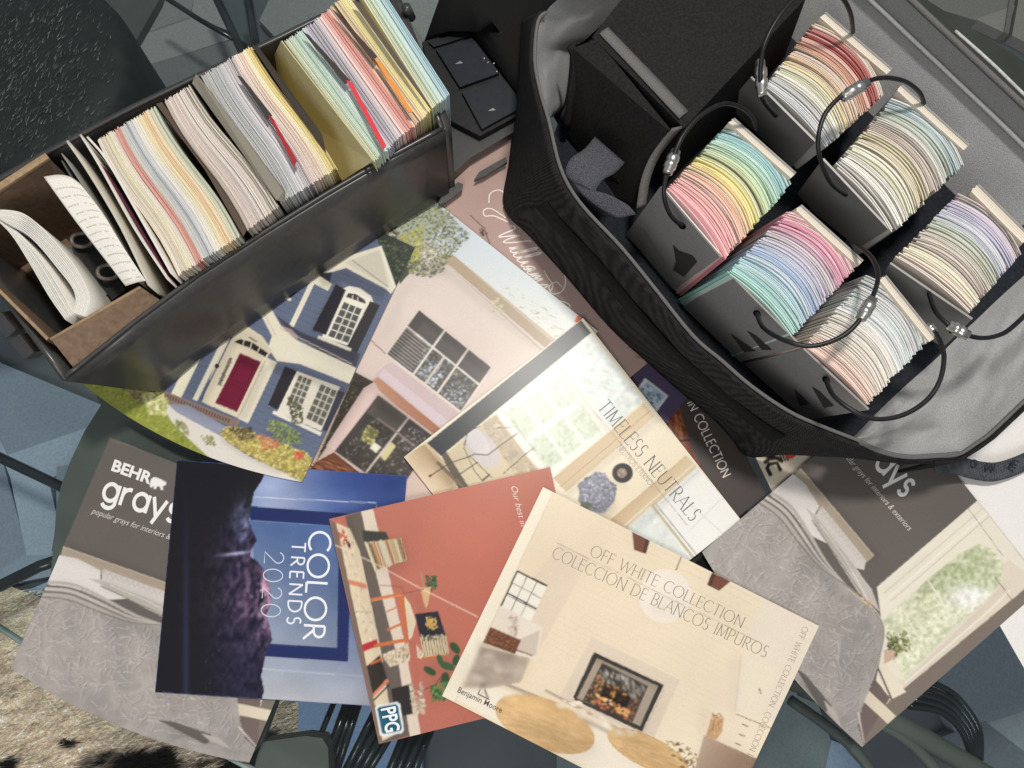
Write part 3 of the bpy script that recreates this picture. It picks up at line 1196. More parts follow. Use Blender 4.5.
hv, hf, hc = [], [], []
for k in range(1500):
    x, y = random.gauss(32, 42), random.gauss(70, 58)
    p = P(x, y, -.079)
    if math.hypot(p.x - cs.x, (p.y - cs.y) / 1.15) > .078:
        continue
    l = random.uniform(3, 8)
    a = math.radians(-58 + random.uniform(-24, 24))
    q = P(x + l * math.cos(a), y + l * math.sin(a), -.077)
    d = q - p
    s = Vector((-d.y, d.x, 0)).normalized() * random.uniform(.0002, .00042)
    b = len(hv)
    hv += [p - s, p + s, q]
    hf.append((b, b + 1, b + 2))
    hc.append(C(random.choice([(150, 150, 140), (90, 92, 88), (40, 42, 40), (60, 60, 58), (110, 108, 100)]), 1.0))
mesh_obj('hair', hv, hf, M_HIDE, stool, hc)['kind'] = 'stuff'

def oval(cx, cy, rx, ry, an, n=40):
    t = math.radians(an)
    return [(cx + rx * math.cos(k) * math.cos(t) - ry * math.sin(k) * math.sin(t), cy + rx * math.cos(k) * math.sin(t) + ry * math.sin(k) * math.cos(t)) for k in np.linspace(0, 2 * math.pi, n, endpoint=False)]


# ------------------------------------------------------------------ the brochures, lowest first
white = Brochure('paper_sheet', 'plain white sheet of paper at the right edge under the bag strap', [(895, 442), (1150, 296), (1320, 590), (1060, 731)], .0003, (238, 234, 230), cat='paper')
beige = Brochure('brochure', 'beige brochure with black angular logo sticking out under the bag', [(738, 420), (800, 370), (850, 450), (782, 512)], .0008, (214, 200, 178))
dark = Brochure('brochure', 'dark brown brochure lettered IN COLLECTION with reddish wood photo', [(672, 310), (766, 494), (690, 558), (592, 380)], .001, (72, 64, 60))
purple = Brochure('brochure', 'purple brochure corner with small blue photo peeking out beside the bag', [(640, 352), (692, 392), (640, 455), (588, 415)], .0008, (82, 70, 98))
pink = Brochure('brochure', 'dusty pink brochure with white script lettering beside the bag', [(503, 93), (695, 324), (587, 413), (395, 182)], .001, (182, 152, 142))
modern = Brochure('brochure', 'brochure with photo of pale modern house, tree and dark windows', [(380, 157), (598, 331), (411, 566), (193, 392)], .001, (226, 208, 198))
gray_l = Brochure('brochure', 'grays brochure with rumpled bed, under the dark blue COLOR TRENDS one', [(110, 437), (347, 531), (249, 763), (11, 668)], .0009, (88, 84, 82), bow=.0072)
trends = Brochure('brochure', 'blue COLOR TRENDS 2020 brochure with dark rock face', [(177, 460), (407, 476), (388, 707), (155, 692)], .001, (70, 98, 168))
blueh = Brochure('brochure', 'brochure with photo of blue clapboard house and maroon front door', [(197, 151), (415, 247), (302, 482), (84, 385)], .001, (102, 112, 136), bow=.0095)
timeless = Brochure('brochure', 'cream TIMELESS NEUTRALS brochure with window, wire chair and blue flowers', [(583, 318), (741, 520), (562, 660), (404, 457)], .0012, (236, 224, 198))
gray_r = Brochure('brochure', 'grays brochure with rumpled bed and green window, right of the cream brochures', [(890, 391), (1045, 586), (862, 747), (702, 552)], .0009, (112, 104, 98), bow=.006)
ppg = Brochure('brochure', 'terracotta brochure with orange chair and rug, blue logo at its corner', [(329, 519), (550, 467), (600, 690), (379, 744)], .001, (186, 108, 92))
offw = Brochure('brochure', 'cream OFF WHITE COLLECTION brochure with fireplace photo, topmost of the pile', [(543, 487), (819, 626), (719, 838), (442, 696)], .001, (236, 220, 194))

# ---- plain small ones
a = purple.art
a.poly([(645, 378), (668, 396), (655, 414), (632, 396)], (222, 222, 224))
a.grad([(647, 381), (666, 396), (654, 411), (634, 396)], [(170, 195, 212), (150, 176, 196), (214, 224, 230), (200, 214, 222)], 6)
a.scatter([(645, 383), (662, 396), (654, 408), (638, 396)], 26, 3, [(110, 140, 170), (90, 124, 150), (220, 226, 230), (150, 150, 160)], 2, 40, 30)
purple.done()
a = beige.art
a.line([(771, 476), (767, 468), (769, 464), (777, 463), (781, 471)], 4.2, (42, 36, 30))
a.line([(764, 463), (769, 459), (777, 458), (783, 462)], 4, (42, 36, 30))
a.line([(765, 456), (772, 456), (778, 452)], 3.4, (42, 36, 30))
for k in range(3):
    a.line([(779 + k * 2.6, 453), (783 + k * 2.6, 462 - k * .6)], 1.6, (42, 36, 30))
a.disc(790, 453, 6, 6, (214, 76, 58))
a.disc(791, 452, 3, 3, (236, 120, 90))
beige.done()
a = dark.art
a.poly([(655, 410), (672, 384), (680, 408), (690, 445), (703, 470), (722, 500), (740, 520), (700, 490)], (128, 66, 44))
WOOD = [(156, 82, 52), (112, 52, 36), (96, 44, 34), (176, 104, 62), (190, 120, 70), (88, 46, 40)]
a.scatter([(657, 410), (671, 388), (678, 408), (688, 445), (701, 470), (720, 500), (732, 512), (700, 478)], 420, 2.2, WOOD, 5, 72, 12)
a.line([(660, 405), (678, 400)], 1.6, (70, 34, 28))
a.line([(668, 442), (690, 440)], 2.4, (64, 38, 36))
a.line([(690, 470), (702, 466)], 1.4, (70, 34, 28))
a.scatter([(655, 412), (668, 440), (672, 446), (662, 420)], 30, 2, [(210, 170, 70), (150, 120, 60)], 2)
po, L = stroke_text('IN COLLECTION', .12, .12, 0, .16)
a.lettering('title', dark.root, po, L, (687, 403), (723, 478), 9, (222, 212, 198))
dark.done()
white.done(step=.01)

# ---- pink with script
a = pink.art
a.raster([(503, 93), (695, 324), (587, 413), (395, 182)], 30, 20, lambda u, v, x, y: np.array((184, 154, 145)) * (.94 + .12 * fbm(x / 40, y / 40))[..., None])
feather = [(612, 322), (690, 300), (700, 330), (660, 372), (640, 360)]
a.scatter(feather, 520, 1.3, [(214, 190, 160), (150, 122, 96), (120, 96, 80), (196, 168, 140)], 6, 20, 25)


def script(art, pts, w, w2=None):
    p = smooth_path([(x, y, 0) for x, y in pts], 5)
    art.line([(q.x, q.y) for q in p], w, (240, 232, 224), w2)


sc_ = Art(a.o, a.n)
sc_.layer = 6
CUR = {'W': (1.15, [(-.15, .95), (.05, 1.1), (.16, .9), (.2, .3), (.3, 0), (.5, .7), (.62, 1.0), (.6, .4), (.7, 0), (.95, .6), (1.12, 1.25), (1.25, 1.3)]),
       'i': (.34, [(0, .05), (.14, .5), (.14, .12), (.22, 0), (.34, .08)]),
       'l': (.36, [(0, .05), (.22, .8), (.26, 1.3), (.17, 1.35), (.12, .8), (.13, .1), (.22, 0), (.36, .08)]),
       'a': (.56, [(.0, .05), (.36, .46), (.2, .52), (.04, .25), (.14, 0), (.32, .3), (.38, .5), (.36, .1), (.44, 0), (.56, .08)]),
       'm': (.78, [(0, .05), (.12, .5), (.13, 0), (.24, .4), (.32, .5), (.34, 0), (.46, .4), (.54, .5), (.56, .1), (.64, 0), (.78, .08)]),
       's': (.42, [(0, .05), (.22, .55), (.3, .2), (.2, 0), (.02, .06), (.2, -.02), (.42, .1)])}
bx0, by0, bx1, by1 = 496, 233, 541, 291
cux = 0.0
wtot = sum(CUR[c][0] for c in 'Williams')
ddx, ddy = (bx1 - bx0), (by1 - by0)
ll = math.hypot(ddx, ddy)
ex, ey = ddx / ll, ddy / ll
for ch in 'Williams':
    w0, pts0 = CUR[ch]
    pp = []
    for px_, py_ in pts0:
        t = (cux + px_ + py_ * .34) / wtot * ll
        h_ = py_ * 17
        pp.append((bx0 + ex * t + ey * h_, by0 + ey * t - ex * h_))
    script(sc_, pp, 1.5, 1.1)
    cux += w0
for pts, w in (([(489, 203), (490, 194), (498, 190), (505, 194), (506, 202), (502, 207)], 1.1), ([(508, 222), (494, 216), (485, 216), (484, 210), (492, 209), (506, 218)], 1.3),
               ([(541, 291), (549, 292), (553, 285), (548, 278), (544, 270)], 1.2), ([(522, 226), (540, 238), (556, 256), (565, 276), (563, 290), (553, 294), (549, 287), (556, 282), (562, 287)], 1.4),
               ([(556, 300), (564, 302), (570, 306), (566, 312)], 1.3)):
    script(sc_, pts, w, w * .7)
sc_.build('script_title', pink.root, M_INK)
a.line([(470, 215), (484, 228), (490, 244)], .9, (90, 70, 62))
a.scatter([(476, 224), (486, 228), (492, 246), (484, 240)], 14, 2.2, [(80, 62, 56)], 2)
pink.done()

# ---- modern house
a = modern.art
a.grad([(380, 157), (598, 331), (411, 566), (193, 392)], [(226, 214, 208), (232, 218, 206), (214, 186, 170), (206, 186, 178)], 12)
a.grad([(432, 198), (598, 331), (558, 350), (430, 245)], [(206, 220, 232), (232, 236, 232), (238, 234, 222), (216, 224, 230)], 10)
a.scatter([(500, 275), (570, 322), (556, 340), (512, 300)], 60, 1.3, [(206, 206, 190), (190, 186, 160), (226, 224, 206)], 4, 30, 40)
a.poly([(440, 257), (452, 254), (552, 341), (545, 348)], (186, 166, 140))
a.poly([(452, 254), (455, 256), (556, 340), (552, 342)], (206, 190, 168))
a.poly([(440, 258), (445, 262), (543, 350), (540, 350)], (206, 186, 172))
a.scatter([(486, 300), (500, 298), (504, 312), (492, 312)], 30, 2, [(226, 222, 190), (200, 196, 150)], 2)
tree = [(398, 214), (418, 206), (440, 203), (450, 214), (462, 228), (472, 236), (462, 244), (450, 258), (444, 270), (430, 278), (410, 274), (402, 262), (396, 245), (388, 230)]
a.poly([(398, 214), (440, 204), (448, 220), (430, 240), (396, 245)], (176, 186, 176))
a.poly([(372, 240), (396, 236), (420, 262), (400, 284), (392, 262)], (84, 88, 80))
a.poly([(392, 228), (402, 236), (412, 246), (402, 250)], (196, 172, 156))
a.scatter(tree, 1500, 1.9, [(92, 100, 78), (130, 136, 96), (168, 168, 104), (70, 76, 66), (200, 204, 178), (110, 116, 100), (188, 186, 120)], 1.8)
a.scatter([(400, 236), (424, 226), (420, 262), (404, 262)], 160, 2.6, [(206, 200, 120), (180, 176, 92), (150, 150, 84)], 1.8)
a.scatter([(366, 238), (396, 225), (402, 250), (392, 268)], 160, 2.6, [(48, 54, 48), (80, 92, 70), (150, 150, 130)], 2)
# upper window
win = [(419, 309), (492, 367), (461, 412), (386, 354)]
a.poly(win, (96, 90, 88))


def bil(q, u, v):
    return tuple(q[0][i] * (1 - u) * (1 - v) + q[1][i] * u * (1 - v) + q[2][i] * u * v + q[3][i] * (1 - u) * v for i in (0, 1))


def sub(q, u0, v0, u1, v1):
    return [bil(q, u0, v0), bil(q, u1, v0), bil(q, u1, v1), bil(q, u0, v1)]


a.scatter(sub(win, .3, .40, .97, .98), 420, 2.4, [(66, 66, 60), (104, 106, 96), (160, 164, 168), (190, 194, 200), (86, 88, 70), (130, 124, 84), (58, 56, 54), (72, 70, 66)], 1.7)
a.scatter(sub(win, .38, .6, .62, .95), 60, 2.6, [(186, 192, 206), (214, 218, 226), (140, 146, 156)], 1.5)
a.scatter(sub(win, .75, .62, .98, .98), 46, 2.4, [(186, 190, 200), (214, 216, 222), (110, 112, 116)], 1.5)
for k in range(10):
    t = .42 + k * .058
    a.line([bil(win, .0, t), bil(win, .33, t)], .7, (190, 180, 172))
for u in (.36, .68):
    a.line([bil(win, u, 0), bil(win, u, 1)], 2.0, (236, 226, 214))
a.line([bil(win, 0, .38), bil(win, 1, .40)], 1.8, (232, 222, 212))
a.line([bil(win, .52, .4), bil(win, .52, 1)], 2.4, (216, 206, 198))
for i in range(4):
    a.line([win[i], win[(i + 1) % 4]], 1.5, (236, 224, 212))
a.line([(386, 354), (366, 336)], 1.0, (150, 110, 96))
# ledge, soffit
a.poly([(384, 366), (392, 362), (470, 422), (462, 436), (372, 378)], (208, 186, 186))
a.poly([(378, 376), (384, 369), (452, 424), (446, 432)], (218, 198, 202))
a.grad([(370, 382), (378, 377), (446, 433), (436, 442)], [(206, 158, 128), (200, 146, 118), (180, 112, 82), (190, 128, 100)], 6)
a.poly([(452, 420), (464, 415), (470, 424), (460, 434)], (140, 130, 128))
# lower window
a.poly([(355, 372), (374, 382), (326, 448), (316, 462), (330, 430)], (72, 64, 54))
a.scatter([(352, 380), (366, 382), (324, 446), (318, 458)], 150, 2.2, [(40, 36, 30), (96, 90, 60), (130, 116, 84), (60, 56, 50)], 1.8)
a.poly([(364, 388), (374, 382), (380, 392), (336, 452), (326, 446)], (224, 196, 188))
lw = [(379, 394), (436, 437), (396, 496), (334, 452)]
a.poly(lw, (74, 66, 62))
a.poly(sub(lw, .02, .02, .5, .3), (98, 90, 84))
a.scatter(sub(lw, .1, .3, .98, .98), 300, 2.4, [(50, 44, 42), (90, 82, 76), (120, 112, 104), (66, 70, 48), (150, 142, 136)], 1.8)
a.poly([(368, 424), (379, 431), (372, 446), (361, 438)], (120, 112, 72))
a.scatter([(368, 424), (379, 431), (372, 446), (361, 438)], 40, 2.4, [(196, 190, 110), (110, 104, 50), (220, 214, 150)], 1.6)
a.poly([(374, 442), (381, 447), (376, 453), (370, 448)], (236, 232, 206))
a.poly([(391, 442), (396, 446), (385, 461), (380, 456)], (214, 206, 150))
a.scatter(sub(lw, .62, .05, .98, .4), 120, 1.6, [(210, 204, 206), (110, 100, 98), (60, 54, 52), (170, 160, 164)], 1.7)
a.line([bil(lw, .53, 0), bil(lw, .50, 1)], 1.8, (226, 206, 196))
a.line([lw[0], lw[1]], 2.2, (232, 204, 194))
a.line([lw[3], lw[2]], 2.0, (216, 196, 190))
a.line([(377, 418), (394, 430), (414, 446)], 1.6, (150, 136, 132))
a.poly([(316, 462), (334, 452), (364, 476), (350, 500), (300, 480)], (120, 68, 46))
a.scatter([(317, 461), (333, 453), (360, 474), (350, 490), (304, 478)], 90, 1.6, [(150, 90, 60), (90, 50, 36), (170, 110, 76)], 8, 25, 6)
a.poly([(578, 315), (586, 321), (582, 327), (574, 321)], (232, 108, 70))
a.poly([(586, 321), (598, 331), (591, 339), (580, 329)], (236, 222, 202))
a.soften(tree, .6)
a.shade([(420, 262), (444, 262), (446, 276), (412, 276)], .8, 4)
a.shade([(440, 206), (470, 234), (452, 252), (438, 232)], .82, 5)
a.shade(sub(lw, .05, .05, .5, .5), .7, 4)
a.soften(win, .7)
a.soften(lw, .9)
a.shade([(386, 354), (419, 309), (492, 367), (486, 376), (424, 322), (394, 360)], .72, 2)
a.shade([(440, 258), (545, 348), (535, 352), (430, 264)], .88, 3)
a.shade([(400, 290), (480, 330), (430, 330), (396, 340)], 1.05, 8)
a.shade([(378, 376), (446, 432), (436, 446), (368, 388)], .86, 2)
a.shade([(379, 394), (436, 437), (428, 448), (372, 404)], .62, 3)
a.shade([(334, 452), (396, 496), (404, 484), (345, 436)], .8, 4)
a.shade([(355, 372), (374, 382), (320, 460), (305, 460)], .7, 4)
a.shade([(540, 345), (598, 331), (560, 375), (505, 395)], 1.08, 8)
a.shade([(395, 300), (412, 280), (396, 330), (372, 350)], .92, 5)
modern.done()

# ---- timeless neutrals
a = timeless.art
CR = (236, 224, 198)
a.grad([(590, 332), (646, 405), (553, 478), (470, 440)], [(226, 228, 222), (224, 228, 224), (238, 234, 220), (232, 226, 206)], 10)
a.poly([(404, 457), (427, 442), (462, 482), (440, 500), (425, 486)], (216, 188, 150))
a.grad([(404, 457), (424, 444), (456, 482), (432, 492)], [(230, 206, 172), (186, 152, 112), (196, 164, 124), (228, 206, 176)], 6)
a.poly([(443, 456), (490, 418), (540, 470), (490, 500), (470, 490)], (214, 196, 160))
a.poly([(482, 424), (496, 414), (540, 474), (520, 482)], (196, 176, 142))
a.scatter([(482, 426), (494, 416), (534, 470), (520, 478)], 80, 5, [(190, 170, 140), (206, 190, 160), (180, 164, 140)], 2)
a.poly([(441, 455), (446, 451), (472, 492), (462, 495)], (96, 80, 66))
a.line([(437, 462), (468, 492)], 3.4, (128, 106, 84))
# window panes with pale garden behind them
a.poly([(497, 412), (560, 366), (610, 430), (548, 478)], (238, 238, 226))
pane = [(500, 412), (558, 370), (606, 430), (548, 474)]
for i in range(3):
    for j in range(2):
        q = sub(pane, .03 + i * .33, .04 + j * .5, .30 + i * .33, .46 + j * .5)
        a.poly(q, (214, 222, 200))
        a.scatter(q, 70, 3.6, [(196, 208, 176), (212, 220, 198), (184, 198, 164), (226, 230, 216), (204, 214, 196)], 1.6)
upq = [(566, 358), (592, 337), (644, 404), (612, 428)]
a.poly(upq, (222, 226, 220))
a.scatter(sub(upq, .02, .02, .98, .98), 260, 4.6, [(214, 222, 218), (226, 230, 226), (206, 218, 208), (230, 228, 228), (198, 212, 208)], 1.7)
a.line([(560, 366), (610, 436)], 2.6, (226, 214, 190))
a.line([(556, 370), (604, 438)], 1.0, (206, 192, 166))
a.line([(490, 416), (585, 345)], 2.2, (240, 234, 218))
# beams
a.grad([(643, 402), (655, 416), (566, 492), (553, 478)], [(214, 190, 150), (224, 202, 166), (216, 192, 156), (206, 180, 142)], 6)
a.line([(643, 403), (552, 478)], 1.4, (238, 226, 200))
a.line([(650, 411), (560, 487)], .9, (188, 160, 122))
a.grad([(655, 416), (690, 455), (610, 522), (566, 492)], [(240, 228, 204), (236, 222, 194), (232, 214, 184), (238, 224, 198)], 6)
a.grad([(686, 455), (697, 467), (628, 530), (610, 520)], [(210, 186, 150), (226, 206, 170), (220, 198, 164), (198, 170, 132)], 6)
a.line([(694, 464), (624, 526)], 1.0, (240, 228, 204))
a.poly([(697, 467), (741, 520), (660, 590), (628, 530)], (240, 238, 232))
a.poly([(652, 505), (628, 527), (676, 575), (690, 560)], (228, 232, 224))
a.scatter([(652, 508), (632, 528), (672, 570), (686, 560)], 90, 3.2, [(236, 238, 234), (214, 220, 212), (226, 224, 228)], 1.6)
a.line([(652, 505), (700, 566)], 2.6, (196, 182, 150))
a.line([(655, 503), (704, 564)], 1.2, (160, 160, 146))
for p, q in (((672, 488), (726, 536)), ((700, 470), (660, 505)), ((722, 498), (690, 530)), ((668, 532), (654, 545))):
    a.line([p, q], .9, (216, 214, 208))
# wire chair
a.disc(482, 448, 24, 13, (206, 196, 192), 52)
a.disc(477, 441, 17, 9, (216, 208, 206), 52)
CH = (66, 54, 48)
for pts, w in (([(430, 476), (450, 463), (468, 457), (474, 454), (488, 455), (505, 442), (518, 433)], 1.1), ([(454, 478), (466, 470), (478, 462)], 1.1),
               ([(482, 481), (490, 474)], 1.8), ([(466, 440), (464, 448), (474, 470), (482, 480)], .8), ([(470, 456), (492, 478)], .8),
               ([(464, 445), (468, 432), (480, 426)], .8), ([(503, 474), (528, 452), (534, 448)], .9), ([(496, 428), (505, 428), (516, 426), (526, 440), (536, 452)], .6)):
    a.line(pts, w, CH)
a.disc(430, 476, 1.4, 1.4, (40, 34, 30))
# dark blind along the top edge
a.raster([(427, 443), (581, 320), (591, 333), (441, 456)], 60, 6, lambda u, v, x, y: np.array((30, 37, 43)) * (.8 + .5 * fbm(x / 6, y / 6))[..., None])
# picture ring and hydrangea
a.disc(622.5, 473, 10.5, 10, (44, 42, 42))
a.disc(622.5, 473, 6.6, 6.4, (26, 26, 27))
a.disc(622, 473, 5, 5, (150, 126, 110))
a.scatter([(619, 470), (625, 470), (625, 476), (619, 476)], 14, 2, [(190, 170, 150), (110, 90, 78)], 1.4)
flo = [(597 + 19 * math.cos(t / 8 * math.pi) * (1 + .1 * math.sin(t * 3)), 493 + 20 * math.sin(t / 8 * math.pi) * (1 + .1 * math.cos(t * 2))) for t in range(16)]
a.poly(flo, (132, 134, 146))
a.scatter(flo, 420, 2.7, [(150, 152, 166), (110, 112, 128), (178, 180, 190), (146, 136, 158), (90, 94, 104), (200, 200, 206)], 1.2)
a.scatter([(580, 500), (592, 505), (590, 514), (582, 508)], 20, 4, [(96, 104, 84), (120, 126, 100)], 1.8)
po, L = stroke_text('TIMELESS NEUTRALS', .09, .04, .09, .16)
a.lettering('title', timeless.root, po, L, (597, 408), (691, 522), 14.5, (70, 76, 82))
po, L = stroke_text('NEUTROS ETERNOS', .10, .07, .06, .15)
a.lettering('subtitle', timeless.root, po, L, (617, 448), (651, 488), 6, (150, 140, 122))
a.line([(594, 411), (687, 525)], .6, (150, 146, 138))
a.soften(pane, 1.6)
a.soften(upq, 2.2)
a.soften(flo, .7)
a.soften([(652, 505), (628, 527), (676, 575), (690, 560)], 2)
a.shade([(443, 456), (490, 418), (500, 430), (456, 476)], .9, 4)
a.shade([(404, 457), (427, 442), (440, 460), (416, 474)], .9, 4)
a.shade([(425, 447), (440, 458), (466, 492), (452, 496)], .72, 3)
a.shade([(655, 416), (660, 421), (570, 497), (563, 490)], .86, 2)
a.shade([(695, 465), (702, 472), (636, 536), (626, 528)], .88, 2)
a.shade([(582, 496), (600, 512), (616, 500), (612, 516), (590, 520)], .8, 4)
a.shade([(610, 478), (630, 486), (626, 490), (606, 482)], .84, 3)
a.shade(oval(606, 500, 9, 14, 0), .86, 4)
a.shade(oval(590, 484, 8, 9, 0), 1.2, 4)
timeless.done()

# ---- color trends
a = trends.art


def sky(u, v, x, y):
    top, mid, low = np.array((50, 76, 148)), np.array((96, 120, 172)), np.array((168, 172, 186))
    t = np.clip((y - 460) / 240, 0, 1)[..., None]
    c = np.where(t < .5, top + (mid - top) * t * 2, mid + (low - mid) * (t - .5) * 2)
    glow = np.exp(-(((x - 275) / 45) ** 2))[..., None]
    c = c + glow * np.array((70, 60, 34)) * (.75 + .5 * np.cos((y - 480) / 60))[..., None]
    c = c + (fbm(x / 50, y / 30)[..., None] - .5) * 40
    return c - np.clip((x - 320) / 70, 0, 1)[..., None] * np.array((22, 24, 26))


TQ = [(177, 460), (407, 476), (388, 707), (155, 692)]
a.raster(TQ, 70, 70, sky)
a.line([(253, 497), (376, 503), (377, 512)], .7, (200, 208, 226))
a.line([(262, 669), (364, 676)], .7, (206, 206, 214))
NV = (34, 46, 98)
a.poly([(250, 506), (352, 514), (351, 527), (250, 520)], NV)
a.raster([(250, 520), (340, 527), (337, 648), (262, 643)], 24, 30, lambda u, v, x, y: np.array((88, 112, 160)) + v[..., None] * np.array((56, 40, 10)) - u[..., None] * np.array((20, 16, 10)) + (fbm(x / 30, y / 30)[..., None] - .5) * 36)
a.poly([(339, 526), (352, 527), (348, 662), (336, 660), (337, 648)], NV)
a.poly([(262, 643), (338, 648), (348, 662), (262, 656)], NV)
cl = [(177, 460), (267, 467), (262, 480), (254, 492), (251, 506), (249, 520), (252, 530), (257, 540), (252, 548), (250, 556), (258, 562), (264, 570), (270, 586), (271, 604), (266, 615), (270, 628), (272, 640), (266, 652), (264, 662), (261, 676), (264, 690), (262, 699), (155, 692)]
a.poly(cl, (30, 27, 33))
def cliff(x, y):
    st = ridged(x / 7 + 2 * fbm(x / 20, y / 20), y / 13, 3) - .35
    fine = fbm(x / 3.5, y / 5, 3)
    near = np.exp(-np.clip(262 - x, 0, 200) / 22.0)
    warm = near * np.exp(-((y - 592) / 46) ** 2) * np.clip(st * 1.5 + fine - .5, 0, 1.2)
    cool = np.exp(-(((x - 243) / 9) ** 2 + ((y - 522) / 20) ** 2)) * np.clip(st + fine - .3, 0, 1)
    low = np.clip((x - 196) / 40, 0, 1) * np.clip((y - 500) / 60, 0, 1)
    crest = np.exp(-(((x - 236 - (y - 553) * .4) / 15) ** 2 + ((y - 553 + (x - 240) * .12) / 1.6) ** 2))
    band = np.exp(-((x - 186) / 3.0) ** 2) * np.clip((y - 480) / 160, 0, 1)
    c = np.array((29, 27, 33)) + low[..., None] * (np.array((8, 7, 24)) + (fine[..., None] - .45) * np.array((46, 40, 56)))
    return c + warm[..., None] * np.array((170, 122, 124)) + cool[..., None] * np.array((110, 124, 170)) + crest[..., None] * np.array((120, 124, 140)) + band[..., None] * np.array((14, 18, 40))


a.rpoly(cl, 1.25, cliff)
a.scatter([(214, 600), (250, 600), (250, 690), (200, 690)], 30, .9, [(70, 70, 100), (90, 84, 110)], 1.5)
po, L = stroke_text('COLOR', .105, .105, 0, .16)
a.lettering('title', trends.root, po, L, (310, 531), (303, 639), 21, (238, 240, 244))
po, L = stroke_text('TRENDS', .12, .12, 0, .34)
a.lettering('title', trends.root, po, L, (292, 542), (287, 624), 13.5, (232, 235, 242))
po, L = stroke_text('2020', .05, .05, 0, .2)
a.lettering('year', trends.root, po, L, (265, 551), (261, 617), 19, (206, 214, 230))
a.shade([(177, 460), (407, 476), (405, 500), (176, 484)], .92, 8)
a.shade([(250, 470), (300, 474), (270, 500), (250, 500)], 1.25, 8)
a.shade([(265, 620), (330, 630), (320, 646), (265, 642)], 1.15, 6)
trends.done()

# ---- blue house
a = blueh.art
for k in range(44):          # clapboard joints
    t = k / 44
    p0, p1 = (84 + 113 * t, 385 - 234 * t), (302 + 113 * t, 481 - 234 * t)
    a.line([p0, p1], .5, (84, 94, 120))
a.layer += 2
CW = (230, 222, 200)
# upper gable and sky bit
a.poly([(372, 226), (415, 248), (396, 287), (380, 246)], (58, 66, 56))
a.scatter([(376, 236), (410, 248), (397, 280), (384, 250)], 140, 2.4, [(40, 48, 40), (86, 94, 76), (110, 116, 90), (60, 66, 60)], 1.8)
a.poly([(380, 246), (396, 287), (391, 294), (386, 289), (346, 268), (319, 276), (308, 281), (330, 262)], CW)
a.poly([(345, 262), (380, 250), (389, 287), (350, 266)], (214, 206, 186))
a.line([(352, 260), (388, 287)], 1.0, (156, 150, 140))
a.line([(380, 246), (395, 288)], 3.0, (238, 232, 214))
a.poly([(322, 273), (332, 272), (330, 282), (318, 277)], (52, 56, 70))
a.poly([(311, 275), (315, 273), (332, 284), (328, 291), (309, 281)], CW)
a.line([(313, 281), (291, 327)], 5.0, (232, 225, 205))
# small window far left
a.poly([(283, 288), (297, 283), (296, 293), (289, 299), (281, 294)], (44, 44, 50))
a.line([(278, 294), (291, 300)], 3, CW)
# slate roof band
a.poly([(274, 314), (296, 329), (302, 333), (360, 354), (356, 368), (318, 350), (288, 330)], (76, 76, 92))
a.poly([(279, 325), (291, 329), (298, 336), (296, 342), (340, 361), (352, 368), (318, 362), (285, 345)], (176, 156, 156))
# upper window with shutters
a.poly([(342, 289), (349, 286), (360, 288), (371, 296), (374, 304), (352, 347), (322, 337)], (238, 232, 216))
a.poly([(336, 284), (346, 290), (326, 335), (312, 330)], (46, 44, 52))
a.poly([(370, 301), (380, 305), (357, 353), (346, 348)], (60, 56, 58))
wq = [(344, 302), (362, 309), (348, 343), (328, 336)]
a.poly(wq, (88, 88, 86))
a.poly([(346, 297), (348, 293), (356, 294), (365, 300), (366, 304)], (70, 70, 70))


def muntins(q, nu, nv, w, col):
    for i in range(1, nu):
        a.line([bil(q, i / nu, 0), bil(q, i / nu, 1)], w, col)
    for j in range(1, nv):
        a.line([bil(q, 0, j / nv), bil(q, 1, j / nv)], w, col)


muntins(wq, 3, 5, 1.0, (232, 228, 214))
for t in (.3, .6):
    a.line([(348 + 16 * t, 293 + 7 * t), (347 + 18 * t, 298 + 6 * t)], .9, CW)
a.line([(318, 337), (351, 350)], 3.2, CW)
# entablature over the porch
a.poly([(258, 309), (268, 303), (281, 326), (296, 340), (356, 368), (350, 384), (300, 364), (277, 361), (268, 348), (272, 336)], CW)
a.line([(280, 328), (352, 364)], 1.0, (190, 176, 166))
a.line([(262, 310), (276, 336)], 1.0, (200, 190, 172))
# arch and door
a.poly([(226, 332), (236, 325), (248, 327), (262, 336), (272, 350), (262, 366), (238, 418), (202, 402)], (224, 212, 186))
a.poly([(234, 342), (240, 339), (252, 342), (268, 353), (265, 357), (250, 348)], (48, 44, 42))
for p, q in (((244, 340), (243, 345)), ((252, 342), (250, 349)), ((260, 347), (257, 353))):
    a.line([p, q], .9, CW)
a.line([(249, 337), (257, 342)], 1.4, (110, 96, 84))
a.poly([(240, 353), (261, 362), (237, 412), (215, 403)], (118, 28, 54))
for q in (sub([(240, 353), (261, 362), (237, 412), (215, 403)], .15, .12, .85, .5), sub([(240, 353), (261, 362), (237, 412), (215, 403)], .15, .58, .85, .9)):
    for i in range(4):
        a.line([q[i], q[(i + 1) % 4]], .6, (92, 20, 42))
a.line([(231, 358), (219, 385)], 3.2, (120, 112, 98))
a.scatter([(230, 356), (234, 358), (221, 387), (217, 385)], 50, 1.4, [(70, 62, 56), (170, 160, 140)], 1.4)
a.poly([(203, 353), (193, 359), (183, 370), (171, 394), (181, 398)], (232, 226, 200))
a.line([(229, 331), (195, 400)], 5, (232, 225, 205))
a.line([(233, 334), (201, 400)], 1.4, (70, 84, 120))
a.line([(272, 360), (243, 421)], 11, (228, 218, 196))
a.line([(265, 362), (240, 414)], 1.4, (196, 184, 162))
a.disc(217, 366, 2.4, 2.4, (50, 44, 50))
